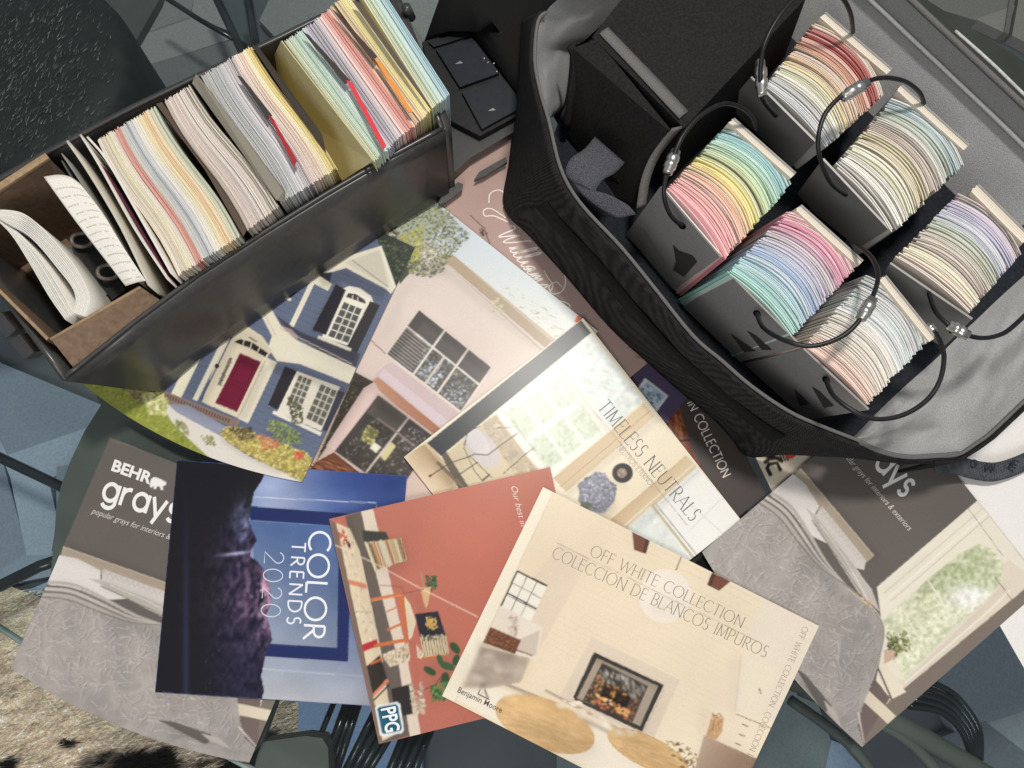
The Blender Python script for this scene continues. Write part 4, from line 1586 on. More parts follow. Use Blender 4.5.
# steps, path, beds
a.poly([(158, 388), (170, 393), (240, 421), (236, 428), (160, 399)], (150, 128, 118))
for k in range(26):
    t = k / 26
    a.line([(160 + 72 * t, 391 + 29 * t), (159 + 72 * t, 395 + 29 * t)], 1.3, (112, 66, 64))
a.poly([(70, 378), (112, 379), (160, 392), (182, 416), (222, 466), (170, 450), (90, 420)], (150, 156, 66))
a.scatter([(88, 385), (112, 382), (150, 394), (180, 416), (218, 460), (175, 442), (125, 410)], 520, 1.8, [(170, 176, 80), (130, 140, 50), (190, 190, 100), (110, 124, 48)], 2.6)
a.poly([(162, 406), (174, 404), (228, 430), (220, 434), (228, 443), (248, 456), (282, 472), (306, 484), (300, 496), (240, 490), (214, 462), (190, 440), (172, 422)], (226, 218, 208))
a.poly([(168, 404), (188, 405), (230, 429), (222, 437), (176, 412)], (150, 154, 174))
a.scatter([(112, 383), (142, 392), (156, 408), (140, 402)], 90, 2.2, [(120, 90, 84), (150, 110, 110), (90, 84, 60), (196, 180, 140)], 1.6)
a.scatter([(142, 396), (150, 390), (162, 392), (168, 402), (166, 416), (150, 414)], 170, 2.6, [(226, 222, 160), (206, 204, 126), (240, 236, 190), (160, 160, 90)], 2.2)
a.scatter([(176, 420), (186, 424), (190, 436), (178, 430)], 50, 2, [(120, 126, 80), (170, 166, 110)], 2.6)
a.scatter([(200, 436), (212, 436), (216, 446), (206, 444)], 40, 2, [(120, 126, 80), (186, 180, 120)], 2.6)
bed = [(219, 433), (226, 427), (246, 428), (262, 438), (290, 446), (306, 452), (314, 462), (303, 482), (282, 472), (248, 455), (228, 442)]
a.poly(bed, (150, 138, 78))
a.scatter(bed, 700, 2.3, [(226, 212, 120), (200, 186, 90), (170, 160, 80), (120, 116, 60), (236, 226, 160), (190, 140, 80)], 2)
a.scatter([(256, 434), (276, 438), (282, 446), (262, 450)], 70, 2.2, [(210, 120, 90), (226, 150, 110), (180, 90, 70)], 1.6)
a.scatter([(294, 452), (302, 452), (302, 460), (294, 460)], 26, 2.6, [(226, 76, 60), (206, 90, 70)], 1.4)
a.scatter([(228, 428), (252, 428), (256, 440), (240, 440)], 80, 2.2, [(80, 70, 60), (110, 90, 76), (60, 60, 50)], 1.6)
# lower window
a.poly([(285, 366), (297, 371), (280, 411), (268, 405)], (48, 44, 50))
a.poly([(297, 371), (340, 387), (321, 431), (277, 412)], (234, 226, 208))
for q in ([(299, 375), (312, 380), (300, 411), (286, 405)], [(321, 384), (337, 391), (322, 426), (306, 418)]):
    a.poly(q, (104, 102, 92))
    muntins(q, 3, 5, .9, (226, 220, 204))
a.poly([(338, 390), (346, 393), (328, 432), (322, 430)], (62, 62, 76))
a.line([(273, 412), (321, 434)], 3.6, (238, 230, 216))
a.scatter([(288, 398), (302, 404), (304, 424), (292, 424)], 90, 2.4, [(96, 100, 70), (120, 124, 86), (70, 74, 54)], 1.8)
a.scatter([(268, 420), (280, 422), (300, 432), (302, 444), (284, 444), (268, 432)], 170, 2.4, [(126, 142, 70), (150, 164, 92), (92, 108, 56), (176, 184, 120)], 1.8)
a.soften(bed, .8)
a.soften([(84, 385), (112, 381), (160, 392), (182, 416), (222, 466), (170, 450)], .8)
a.soften([(299, 375), (337, 391), (322, 426), (286, 405)], .5)
a.shade([(318, 276), (346, 268), (388, 290), (382, 302), (344, 282), (322, 288)], .68, 2.5)
a.shade([(336, 284), (346, 290), (318, 340), (306, 332)], .86, 3)
a.shade([(274, 314), (296, 329), (358, 352), (355, 362), (292, 336)], .8, 2)
a.shade([(302, 333), (358, 356), (352, 372), (300, 350)], .9, 3)
a.shade([(268, 348), (276, 362), (300, 366), (350, 386), (346, 396), (294, 376), (272, 372)], .66, 3)
a.shade([(228, 332), (238, 326), (262, 337), (270, 350), (262, 360), (238, 346), (228, 342)], .84, 2.5)
a.shade([(240, 353), (261, 362), (257, 371), (235, 362)], .7, 3)
a.shade([(202, 352), (228, 332), (196, 400), (182, 396)], .82, 4)
a.shade([(228, 335), (240, 340), (206, 404), (196, 400)], .78, 3)
a.shade([(262, 366), (270, 366), (246, 420), (238, 416)], .84, 2)
a.shade([(160, 390), (240, 420), (236, 430), (158, 398)], .8, 3)
a.shade([(300, 380), (395, 290), (352, 390), (330, 425), (315, 440), (280, 420)], .90, 10)
a.shade([(352, 262), (380, 248), (392, 288), (372, 284)], .93, 4)
a.shade([(219, 434), (228, 443), (248, 456), (282, 472), (280, 475), (244, 458), (222, 443)], .8, 1.5)
a.shade([(230, 440), (262, 442), (300, 462), (290, 470), (250, 456)], 1.12, 4)
a.shade([(268, 420), (300, 434), (300, 446), (268, 436)], .8, 3)
blueh.done()

# ---- PPG terracotta
a = ppg.art
a.raster([(329, 519), (550, 467), (600, 690), (379, 744)], 40, 40, lambda u, v, x, y: np.array((190, 112, 96)) * (.95 + .1 * fbm(x / 60, y / 60))[..., None] - u[..., None] * np.array((2, 8, 14)))
a.poly([(345, 516), (362, 511), (380, 575), (396, 650), (412, 735), (380, 744), (360, 650), (352, 545)], (104, 92, 84))
a.poly([(361, 511), (373, 509), (382, 545), (371, 556)], (224, 206, 186))
a.poly([(375, 570), (387, 566), (404, 640), (413, 690), (421, 735), (410, 737), (398, 660)], (220, 202, 184))
a.poly([(332, 521), (350, 529), (360, 552), (380, 646), (394, 735), (380, 742), (362, 650)], (222, 204, 172))
a.scatter([(336, 524), (350, 530), (378, 644), (364, 640)], 120, 3, [(230, 214, 186), (208, 188, 156), (216, 196, 166)], 2.4, 75, 20)
a.scatter([(336, 530), (346, 532), (352, 548), (342, 548)], 14, 3, [(216, 120, 90), (196, 90, 70)], 2.4)
a.poly([(345, 538), (351, 545), (349, 549)], (50, 44, 44))
a.poly([(347, 579), (366, 584), (367, 589), (348, 584)], (220, 130, 100))
a.line([(354, 612), (372, 612)], .8, (170, 150, 130))
a.poly([(358, 646), (377, 639), (378, 646), (360, 653)], (196, 44, 54))
a.poly([(363, 669), (380, 655), (387, 678), (371, 698)], (54, 46, 42))
a.line([(370, 699), (388, 680)], 3, (226, 130, 104))
a.line([(371, 703), (389, 685)], 1.6, (60, 50, 46))
a.poly([(332, 521), (336, 523), (383, 742), (379, 744), (329, 519)], (126, 104, 92))
# shelf of records
a.poly([(362, 530), (386, 532), (390, 541), (364, 542)], (62, 62, 58))
rq = [(364, 543), (401, 538), (407, 560), (374, 571)]
a.poly(rq, (206, 190, 150))
RC = [(226, 212, 180), (120, 90, 60), (190, 110, 70), (236, 226, 196), (160, 140, 100), (110, 100, 70), (214, 180, 120), (206, 116, 66)]
for k in range(26):
    u = k / 26
    a.line([bil(rq, u, random.uniform(-.05, .05)), bil(rq, u + .005, random.uniform(.92, 1.04))], 1.2, random.choice(RC))
# chair
OR = (206, 112, 62)
for pts, w in (([(371, 600), (402, 594)], 3.4), ([(401, 594), (409, 640)], 4.4), ([(374, 646), (410, 639)], 3.6), ([(370, 664), (392, 655), (424, 658), (448, 655)], 2.2), ([(386, 612), (404, 604)], 1.4), ([(387, 630), (406, 622)], 2.4)):
    a.line(pts, w, OR)
a.line([(371, 601), (402, 595)], 1.0, (226, 140, 90))
a.poly([(404, 596), (410, 604), (416, 622), (412, 637), (409, 640)], (232, 214, 184))
a.poly([(415, 614), (438, 611), (446, 636), (420, 637)], (44, 44, 54))
a.scatter([(424, 618), (436, 616), (438, 628), (428, 630)], 40, 2.8, [(216, 176, 100), (190, 150, 80)], 1.4)
a.poly([(420, 637), (446, 635), (449, 654), (424, 657)], (216, 196, 160))
for k in range(9):
    u = k / 9
    a.line([(422 + 25 * u, 639 - 2 * u), (425 + 25 * u, 656 - 2 * u)], .9, (130, 110, 86))
a.scatter([(420, 635), (445, 633), (447, 638), (421, 641)], 30, 2, [(40, 38, 44), (226, 210, 180)], 1.5)
thr = [(382, 655), (414, 641), (424, 656), (390, 667)]
a.poly(thr, (222, 204, 176))
a.scatter(thr, 130, 2.2, [(236, 222, 198), (190, 168, 138), (150, 126, 100)], 2.2)
a.poly([(391, 689), (409, 684), (413, 714), (396, 717)], (48, 42, 42))
a.scatter([(410, 684), (422, 682), (425, 713), (413, 715)], 150, 2.2, [(226, 210, 186), (190, 168, 144), (150, 126, 104)], 2.4, 0, 30)
a.poly([(408, 640), (416, 640), (420, 690), (414, 690)], (186, 106, 88))
for cx_, cy_, rx, ry, an in ((455, 648, 7, 4, 50), (447, 666, 8, 4, 20), (430, 671, 7, 3.6, 30), (440, 660, 6, 3, 70), (437, 692, 8, 4, 60), (445, 680, 8, 4.2, 100), (456, 660, 6, 3.5, 110)):
    a.disc(cx_, cy_, rx, ry, random.choice([(56, 84, 54), (66, 100, 62), (46, 72, 50)]), an)
a.scatter([(430, 684), (448, 682), (446, 702), (432, 702)], 50, 3, [(90, 130, 70), (60, 96, 56), (120, 150, 84)], 2)
a.line([(424, 690), (436, 684), (444, 672)], 1, (120, 70, 60))
# hanging plant, string
a.line([(421, 572), (424, 588)], 1, (170, 140, 130))
a.scatter([(426, 576), (436, 576), (437, 590), (427, 590)], 50, 2.6, [(56, 90, 56), (84, 120, 70), (40, 66, 44)], 2)
a.poly([(421, 588), (431, 587), (428, 604), (426, 609), (423, 600)], (216, 176, 130))
a.line([(335, 545), (372, 562), (420, 588), (478, 617)], .8, (236, 212, 190))
a.line([(403, 594), (424, 589)], .9, (150, 96, 80))
a.line([(380, 585), (402, 587), (404, 594)], .8, (120, 80, 70))
po, L = font_polys('Our best in', -.012, .35)
a.lettering('script_title', ppg.root, po, L, (511, 487), (521, 527), 9, (240, 226, 214))
# badge
lg = [(375, 708), (378, 705), (397, 702), (400, 704), (404, 730), (402, 733), (383, 737), (380, 735)]
a.poly(lg, (232, 234, 232))
a.poly([(377, 709), (379, 707), (396, 704), (398, 706), (402, 729), (400, 731), (384, 734), (382, 733)], (28, 92, 122))
po, L = font_polys('PPG', .02)
a.lettering('logo', ppg.root, po, L, (381, 709), (386, 733), 21, (240, 242, 240))
a.soften([(345, 516), (373, 509), (421, 735), (380, 744)], .5)
a.shade([(372, 512), (384, 540), (404, 536), (412, 566), (384, 580), (376, 560)], .84, 6)
a.shade([(384, 575), (410, 590), (426, 600), (430, 640), (412, 600)], .84, 5)
a.shade([(446, 636), (456, 640), (460, 690), (430, 708), (424, 660)], .86, 6)
a.shade([(550, 467), (556, 500), (480, 660), (500, 560)], .93, 14)
a.shade([(440, 480), (540, 470), (500, 560), (440, 560)], 1.06, 20)
a.shade([(345, 516), (352, 514), (400, 738), (392, 740)], .86, 3)
a.shade(rq, .86, 2)
a.shade([(405, 598), (416, 622), (411, 640), (407, 640)], .84, 2)
a.shade([(418, 628), (446, 633), (446, 640), (420, 642)], .8, 2)
ppg.done()

# ---- off white
a = offw.art
OQ = [(543, 487), (819, 626), (719, 838), (442, 696)]
a.raster(OQ, 60, 40, lambda u, v, x, y: np.array((238, 222, 196)) * (.96 + .08 * fbm(x / 70, y / 70))[..., None] - (1 - u)[..., None] * np.array((6, 10, 14)))
for k in range(24):          # shiplap joints
    t = .02 + k * .026
    a.line([bil(OQ, .22, t), bil(OQ, .80, t)], .6, (226, 208, 180))
a.poly([(560, 545), (590, 558), (545, 640), (520, 680), (452, 690), (470, 655)], (226, 206, 182))
a.poly([bil(OQ, .80, 0), bil(OQ, 1, 0), bil(OQ, 1, .45), bil(OQ, .84, .45), bil(OQ, .84, .2), bil(OQ, .80, .2)], (232, 218, 198))
a.poly([(632, 531), (650, 540), (646, 554), (634, 550)], (118, 70, 52))
a.poly([(646, 537), (650, 540), (646, 554), (643, 552)], (86, 48, 38))
a.poly([(712, 572), (731, 581), (719, 591), (707, 585)], (122, 74, 58))
a.poly([(707, 585), (712, 572), (716, 574), (711, 587)], (92, 54, 44))
a.disc(665, 596, 26, 27, (236, 224, 208), 0, 40)
a.line([(676, 570), (682, 556)], 1.2, (110, 90, 74))
# fireplace
a.poly([(592, 637), (680, 680), (652, 742), (560, 696)], (222, 204, 182))
a.poly([(594, 652), (664, 685), (642, 732), (572, 699)], (62, 58, 54))
a.poly([(597, 658), (658, 686), (640, 726), (577, 698)], (168, 152, 134))
fb = [(602, 663), (648, 686), (632, 724), (583, 700)]
a.poly(fb, (70, 60, 52))
a.scatter(sub(fb, .05, .05, .95, .45), 90, 2.6, [(150, 142, 132), (90, 84, 80), (190, 184, 172), (60, 54, 50)], 3, 70, 12)
a.scatter(sub(fb, .02, .3, .2, .95), 40, 2.6, [(190, 140, 90), (150, 100, 66)], 1.6)
a.scatter(sub(fb, .8, .4, .98, .98), 40, 2.6, [(150, 110, 80), (110, 80, 60)], 1.6)
a.poly(sub(fb, .25, .42, .78, .72), (40, 32, 28))
a.scatter(sub(fb, .3, .35, .7, .6), 30, 3, [(30, 26, 24), (230, 150, 70), (60, 40, 30)], 2)
a.scatter(sub(fb, .2, .72, .86, .9), 70, 2.4, [(250, 200, 120), (240, 150, 70), (255, 232, 180), (200, 90, 50)], 2, 25, 30)
a.scatter(sub(fb, .18, .88, .9, .98), 36, 2, [(70, 50, 44), (220, 120, 80)], 2.4, 25, 10)
a.line([(545, 690), (640, 740)], 3.0, (190, 168, 148))
a.line([(642, 736), (664, 690)], 1.0, (196, 176, 156))
# left room: window, sofa, floor
wq = [(517, 571), (547, 586), (530, 623), (501, 606)]
a.poly(wq, (240, 232, 216))
muntins(wq, 3, 3, .8, (110, 100, 92))
a.line([wq[0], wq[1]], 2, (52, 46, 44))
a.line([wq[0], wq[3]], 2, (60, 54, 50))
a.line([bil(wq, 0, .62), bil(wq, 1, .62)], 1.6, (52, 46, 44))
a.poly([(462, 655), (476, 646), (530, 658), (521, 682), (480, 690), (446, 689)], (178, 158, 142))
a.scatter([(466, 655), (478, 650), (526, 660), (518, 678), (476, 686), (452, 686)], 80, 6, [(190, 172, 156), (166, 146, 130), (200, 184, 168)], 2.4, 15, 20)
a.poly([(489, 618), (500, 606), (514, 612), (543, 628), (536, 660), (516, 654), (485, 630)], (232, 218, 200))
a.poly([(518, 640), (540, 630), (536, 656), (516, 652)], (206, 190, 172))
a.poly([(486, 625), (521, 640), (515, 654), (479, 641)], (112, 68, 46))
a.scatter([(487, 627), (518, 640), (513, 651), (481, 640)], 120, 2, [(140, 88, 60), (90, 52, 36), (160, 104, 72)], 1.5)
a.scatter([(508, 616), (518, 618), (517, 636), (508, 632)], 40, 3, [(200, 180, 160), (230, 214, 196), (170, 146, 128)], 2)
a.line([(517, 650), (533, 656)], 1.4, (120, 104, 90))
a.line([(475, 648), (487, 626)], 4, (240, 226, 204))
# marble table, baskets
a.poly([(443, 692), (450, 688), (500, 688), (640, 740), (700, 768), (690, 800), (640, 798)], (238, 226, 206))
a.line([(500, 682), (545, 700), (640, 748)], 3.4, (178, 160, 144))
def wicker(an):
    t = math.radians(an)

    def f(x, y):
        u, w = x * math.cos(t) + y * math.sin(t), -x * math.sin(t) + y * math.cos(t)
        return np.array((220, 180, 126)) + ((fbm(u / 9, w / 1.1, 3) - .47) * 62 + np.sin(w * 2.1) * 5 + (fbm(u / 40, w / 16, 2) - .4) * 26)[..., None] * np.array((1, 1, .9))
    return f


a.disc(545, 724, 52.6, 24.6, (196, 152, 100), 22, 40)
a.rpoly(oval(545, 724, 52, 24, 22), 1.2, wicker(22))
a.disc(648, 752, 44.6, 15.6, (190, 146, 96), 26, 40)
a.rpoly(oval(648, 752, 44, 15, 26), 1.2, wicker(26))
a.scatter([(665, 740), (690, 744), (708, 775), (690, 778), (672, 755)], 60, 2.4, [(150, 120, 84), (200, 176, 140), (120, 92, 66)], 2.6)
a.scatter([(560, 690), (640, 735), (632, 742), (556, 704)], 30, 5, [(232, 218, 196), (226, 210, 186)], 2.4, 24, 10)
# right cabinet, gloved hand vase and wood top
a.poly([(741, 655), (778, 668), (760, 722), (735, 712)], (235, 221, 198))
a.line([(741, 655), (735, 712)], .8, (212, 194, 170))
a.line([(736, 714), (775, 730)], 1.0, (150, 134, 116))
a.line([(759, 688), (761, 694)], 1.2, (110, 96, 84))
for p in ((742, 724), (739, 734), (735, 743)):
    a.line([p, (p[0] + 6, p[1] + 2.4)], 1.1, (110, 96, 84))
a.grad([(704, 735), (762, 761), (752, 800), (688, 796)], [(196, 170, 148), (150, 116, 98), (128, 100, 86), (176, 150, 132)], 6)
a.poly([(712, 714), (724, 718), (722, 732), (716, 740), (706, 736)], (204, 160, 116))
a.scatter([(712, 715), (723, 719), (720, 734), (709, 734)], 40, 2, [(226, 186, 140), (170, 124, 86)], 2.4, 80, 20)
a.line([(712, 713), (716, 716), (719, 713), (722, 717)], .9, (90, 66, 54))
a.poly([(543, 487), (553, 492), (455, 702), (442, 696)], (240, 228, 206))
a.line([(553, 492), (455, 702)], .8, (214, 196, 170))
po, L = stroke_text('OFF WHITE COLLECTION', .08, .04, .08, .15)
a.lettering('title', offw.root, po, L, (589, 555), (741, 628), 11.5, (136, 126, 112))
po, L = stroke_text('COLECCIO´N DE BLANCOS IMPUROS', .08, .04, .08, .15)
a.lettering('title', offw.root, po, L, (551, 557), (765, 658), 12, (136, 126, 112))
a.line([(557, 543), (767, 646)], .5, (170, 156, 138))
po, L = stroke_text('OFF WHITE COLLECTION  COLECCIO´N DE BLANCOS', .10, .07, .07, .17)
a.lettering('spine_title', offw.root, po, L, (803, 626), (730, 794), 6, (150, 138, 122))
po, L = font_polys('Benjamin Moore', .008)
a.lettering('maker_name', offw.root, po, L, (457, 692), (501, 713), 8.5, (70, 66, 62))
t3 = [(478, 694), (483, 684), (489, 700)]
for i in range(3):
    a.line([t3[i], t3[(i + 1) % 3]], 1.1, (70, 66, 62))
a.line([(481, 696), (484, 690), (487, 699)], .7, (70, 66, 62))
a.soften([(462, 655), (476, 646), (530, 658), (521, 682), (480, 690), (446, 689)], 3.5, 1.0)
a.soften([(489, 618), (500, 606), (543, 628), (536, 660), (485, 630)], .8)
a.soften(fb, .9)
a.soften(oval(545, 724, 52, 24, 22), .8)
a.soften([(500, 685), (640, 735), (632, 745), (500, 700)], 2.5)
a.shade([(470, 655), (590, 558), (560, 546), (520, 600)], .97, 8)
a.shade([(543, 520), (560, 546), (500, 650), (470, 655)], .93, 10)
a.shade([(462, 655), (530, 662), (520, 684), (446, 690)], .9, 6)
a.shade([(479, 641), (515, 654), (513, 662), (476, 650)], .7, 3)
a.shade(oval(670, 608, 20, 14, 0), .92, 5)
a.shade(oval(660, 588, 14, 14, 0), 1.04, 6)
a.shade([(588, 660), (572, 699), (642, 732), (660, 700), (672, 690), (650, 742), (560, 700)], .9, 5)
a.shade([(594, 652), (664, 685), (660, 692), (592, 660)], .8, 2)
a.shade(oval(555, 734, 46, 16, 22), .80, 6)
a.shade(oval(535, 712, 30, 10, 22), 1.10, 5)
a.shade(oval(654, 758, 38, 10, 26), .82, 5)
a.shade([(500, 735), (590, 765), (580, 775), (500, 745)], .86, 5)
a.shade([(690, 560), (819, 626), (800, 670), (720, 620)], .96, 12)
a.shade([(730, 655), (742, 655), (738, 712), (728, 712)], .93, 4)
a.shade([(704, 735), (760, 760), (756, 790), (690, 790)], .86, 6)
a.shade([(700, 700), (712, 712), (706, 740), (696, 730)], .92, 4)
a.shade([(590, 560), (700, 612), (690, 650), (580, 600)], 1.03, 14)
offw.done()


# ---- the two copies of the grays brochure: one cover design, set on each
def grays(b):
    a = b.art
    m_r = None if b is gray_r else (lambda x, y: b.from_uv(*gray_r.uv(x, y)))
    m_l = None if b is gray_l else (lambda x, y: b.from_uv(*gray_l.uv(x, y)))
    a.mapper = m_r
    a.raster([(890, 391), (1045, 586), (862, 747), (702, 552)], 20, 20, lambda u, v, x, y: np.array((104, 97, 92)) * (.96 + .08 * fbm(x / 50, y / 50))[..., None])
    # window wall
    a.poly([(877, 587), (977, 501), (983, 508), (1044, 586), (863, 745), (884, 640)], (232, 224, 206))
    for d, c in ((5, (214, 204, 184)), (11, (242, 236, 220)), (15, (206, 196, 176))):
        a.line([(880 + d * .7, 590 + d * .75), (980 + d * .7, 504 + d * .75)], 1.2, c)
    gl = [(884, 620), (926, 581), (944, 566), (962, 552), (979, 544), (994, 550), (1003, 564), (1001, 582), (985, 602), (957, 624), (930, 652), (905, 678), (889, 652)]
    a.poly(gl, (206, 212, 176))
    GG = [(176, 190, 126), (200, 208, 150), (226, 230, 200), (150, 166, 100), (236, 238, 224), (190, 200, 140), (164, 176, 120)]
    def garden(x, y):
        can = np.clip(np.exp(-(((x - 955) / 40) ** 2 + ((y - 578) / 22) ** 2)) * 1.1, 0, 1)[..., None]
        skyw = np.exp(-(((x - 968) / 20) ** 2 + ((y - 596) / 11) ** 2))[..., None]
        c = np.array((220, 221, 190)) * (1 - can) + np.array((178, 186, 144)) * can
        c = c + (fbm(x / 3.4, y / 3.4, 4)[..., None] - .46) * np.array((120, 104, 130))
        return c + skyw * np.array((62, 52, 88)) + (fbm(x / 18, y / 18, 2)[..., None] - .37) * 40
    a.rpoly(gl, 1.1, garden)
    a.scatter(gl, 160, 1.3, GG, 1.7)
    a.scatter([(962, 575), (990, 580), (975, 600), (950, 615), (945, 600)], 40, 1.5, [(236, 238, 232), (216, 220, 210)], 1.7)
    a.scatter([(885, 625), (920, 600), (925, 640), (905, 670)], 40, 2.4, [(226, 230, 206), (210, 216, 180)], 1.7)
    a.line([(928, 580), (957, 625)], 1.6, (236, 232, 214))
    a.line([(900, 604), (926, 652)], 1.2, (232, 228, 208))
    a.line([(908, 600), (940, 655)], .6, (226, 222, 200))
    a.poly([(1003, 564), (1009, 560), (1044, 586), (890, 700), (884, 676), (905, 680), (985, 604), (1002, 585)], (226, 214, 194))
    a.line([(905, 683), (990, 610), (1010, 590)], 1.6, (244, 236, 220))
    a.poly([(890, 700), (1045, 572), (1048, 590), (863, 748), (862, 735)], (128, 116, 106))
    a.line([(995, 577), (1012, 600)], .6, (90, 84, 78))
    a.line([(968, 508), (1003, 556)], .6, (150, 142, 128))
    a.poly([(977, 501), (985, 497), (1047, 575), (1040, 580)], (210, 198, 178))
    # wainscot by the bed
    a.poly([(884, 660), (906, 692), (890, 700), (878, 676)], (232, 220, 198))
    a.poly([(876, 680), (890, 698), (862, 744), (856, 720)], (116, 100, 96))
    a.poly([(868, 690), (896, 716), (888, 724), (862, 700)], (222, 208, 184))
    a.line([(878, 668), (892, 700)], 2, (110, 98, 90))
    a.poly([(884, 650), (893, 648), (896, 658), (884, 664)], (206, 176, 156))
    a.scatter([(888, 632), (906, 632), (912, 648), (896, 656), (888, 648)], 110, 2, [(100, 106, 66), (140, 144, 90), (60, 66, 44), (190, 188, 140)], 3)
    # headboard, pillows
    a.poly([(790, 480), (800, 468), (874, 556), (866, 563)], (176, 160, 140))
    a.line([(800, 468), (874, 556)], 1.2, (196, 182, 160))
    a.poly([(770, 494), (784, 477), (793, 474), (806, 485), (819, 506), (815, 514), (830, 545), (800, 530)], (222, 214, 210))
    pil = [(822, 506), (866, 560), (864, 570), (856, 568), (815, 516)]
    a.poly(pil, (206, 198, 192))
    for k in range(12):
        t = k / 12
        a.line([(818 + 42 * t, 510 + 54 * t), (824 + 42 * t, 508 + 54 * t)], .5, (180, 172, 166))
        a.line([(822 + 42 * t, 508 + 54 * t), (822 + 42 * t, 516 + 50 * t)], .5, (184, 176, 170))
    # bedspread: soft shading, then crossing crease strokes
    def quilt(x, y):
        r = fbm(x / 30, y / 30, 3) - .45
        r2 = ridged(x / 11 + 3 * fbm(x / 25, y / 25), y / 11 + 3 * fbm(x / 25 + 9, y / 25), 2) - .55
        return np.array((164, 156, 151)) + (r * 40 + r2 * 20)[..., None] * np.array((1, .98, .96))
    quil = [(864, 760), (820, 728), (770, 668), (720, 600), (694, 556), (735, 514), (766, 495), (795, 515), (812, 540), (828, 570), (850, 592), (872, 606), (882, 624), (884, 640), (876, 672), (862, 708), (858, 726), (864, 746)]
    a.rpoly(quil, 1.3, quilt)
    rs = random.Random(5)
    for k in range(1100):
        x, y = rs.uniform(704, 880), rs.uniform(500, 740)
        if not (inside(quil, x, y) and inside(quil, x - 7, y - 5) and inside(quil, x + 7, y + 5) and inside(quil, x + 6, y - 6) and inside(quil, x - 6, y + 6)):
            continue
        an = math.radians(rs.choice((52, 52, 20, 95, 140)) + rs.uniform(-28, 28))
        l = rs.uniform(3, 9)
        cv = rs.uniform(-2.0, 2.0)
        pts = [(x + math.cos(an) * l * t - math.sin(an) * cv * (1 - t * t), y + math.sin(an) * l * t + math.cos(an) * cv * (1 - t * t)) for t in (-1, -.5, 0, .5, 1)]
        lay = a.layer
        dk = [(px + .9, py + .9) for px, py in pts]
        a.line(dk, rs.uniform(.9, 1.6), (146, 138, 133), .3)
        a.line(pts, rs.uniform(.8, 1.5), rs.choice(((184, 177, 172), (178, 171, 166), (192, 185, 180))), .3)
        a.layer = lay + (1 if k % 6 == 0 else 0)
    a.layer += 3
    # folded sheet bands
    for off, w, c in ((0, 3.4, (186, 178, 170)), (4.2, 2.2, (112, 104, 96)), (7, 3.2, (198, 190, 184)), (10, 1.8, (120, 112, 104)), (13, 3, (180, 172, 164)), (16, 1.4, (132, 124, 116))):
        pth = [(770 - off * .75, 492 + off * .65), (790 - off * .7, 506 + off * .7), (806 - off * .7, 528 + off * .6), (826 - off * .4, 562 + off * .3), (850, 590 - off * .1), (876 + off * .1, 612 + off * .2), (884 - off * .05, 636 + off * .2), (872 - off * .1, 680)]
        pp = smooth_path([(x, y, 0) for x, y in pth], 4)
        a.line([(q.x, q.y) for q in pp], w, c, w * .5)
    a.poly([(806, 508), (828, 545), (858, 592), (880, 612), (872, 590), (856, 568), (815, 515)], (192, 184, 176))
    a.line([(812, 520), (836, 556), (862, 594)], 1.2, (150, 140, 130))
    a.line([(820, 524), (846, 560), (868, 600)], .9, (226, 220, 212))
    a.scatter([(854, 592), (866, 598), (880, 620), (872, 612)], 16, 3, [(190, 150, 110), (206, 180, 150)], 2.2, 50, 15)
    a.poly([(795, 667), (806, 675), (832, 706), (826, 712), (822, 712)], (104, 96, 92))
    a.poly([(824, 700), (836, 712), (842, 730), (828, 712)], (190, 180, 172))
    a.line([(858, 712), (864, 742)], 1.6, (216, 206, 196), .6)
    a.soften(gl, .5)
    a.soften([(770, 490), (800, 505), (850, 590), (884, 640), (872, 640), (828, 580), (795, 530)], .7)
    a.shade([(703, 552), (735, 520), (770, 560), (800, 640), (790, 660)], 1.05, 12)
    for k in range(7):          # long soft folds falling towards the hem
        t = k / 7
        x0, y0 = 760 + 100 * t, 520 + 90 * t
        x1, y1 = 722 + 120 * t, 570 + 150 * t
        a.shade([(x0, y0), (x0 + 5, y0 + 5), (x1 + 4, y1 + 4), (x1, y1)], .90 if k % 2 else 1.10, 3.5)
    a.shade([(830, 590), (884, 640), (876, 680), (858, 720), (835, 690), (850, 640)], .84, 10)
    a.shade([(795, 668), (830, 706), (862, 744), (850, 745), (790, 680)], .86, 4)
    a.shade([(812, 545), (830, 575), (860, 605), (850, 612), (815, 575), (800, 545)], .82, 4)
    a.shade([(816, 516), (856, 568), (850, 574), (812, 524)], .82, 3)
    a.shade([(770, 495), (786, 500), (806, 524), (798, 524)], .9, 4)
    a.shade([(800, 470), (874, 556), (868, 566), (794, 480)], .92, 2)
    a.shade([(806, 466), (880, 556), (876, 562), (800, 472)], .86, 3)
    a.shade([(880, 590), (926, 552), (932, 558), (886, 598)], .94, 3)
    a.shade([(884, 620), (926, 581), (979, 544), (975, 552), (928, 590), (890, 626)], .86, 2)
    a.shade([(905, 678), (957, 624), (1003, 580), (1008, 588), (960, 634), (908, 686)], .92, 3)
    # lettering
    a.mapper = m_l
    WH = (240, 238, 234)
    po, L = font_polys('BEHR', .035)
    a.lettering('maker_name', b.root, po, L, (111, 470), (150, 484), 16, WH)
    bear = [(150, 484), (151, 479), (154, 477), (158, 478), (162, 480), (166, 482), (166, 485), (163, 486), (163, 490), (161, 490), (160, 487), (157, 486), (156, 489), (154, 489), (153, 485), (152, 488), (150, 487)]
    a.poly(bear, WH)
    po, L = lower_text('grays', .225, .24)
    a.lettering('title', b.root, po, L, (101, 499), (175, 523), 18.5, WH)
    po, L = font_polys('popular grays for interiors & exteriors', -.006, .35)
    a.lettering('tagline', b.root, po, L, (91, 513), (197, 549), 8.5, (216, 212, 208))
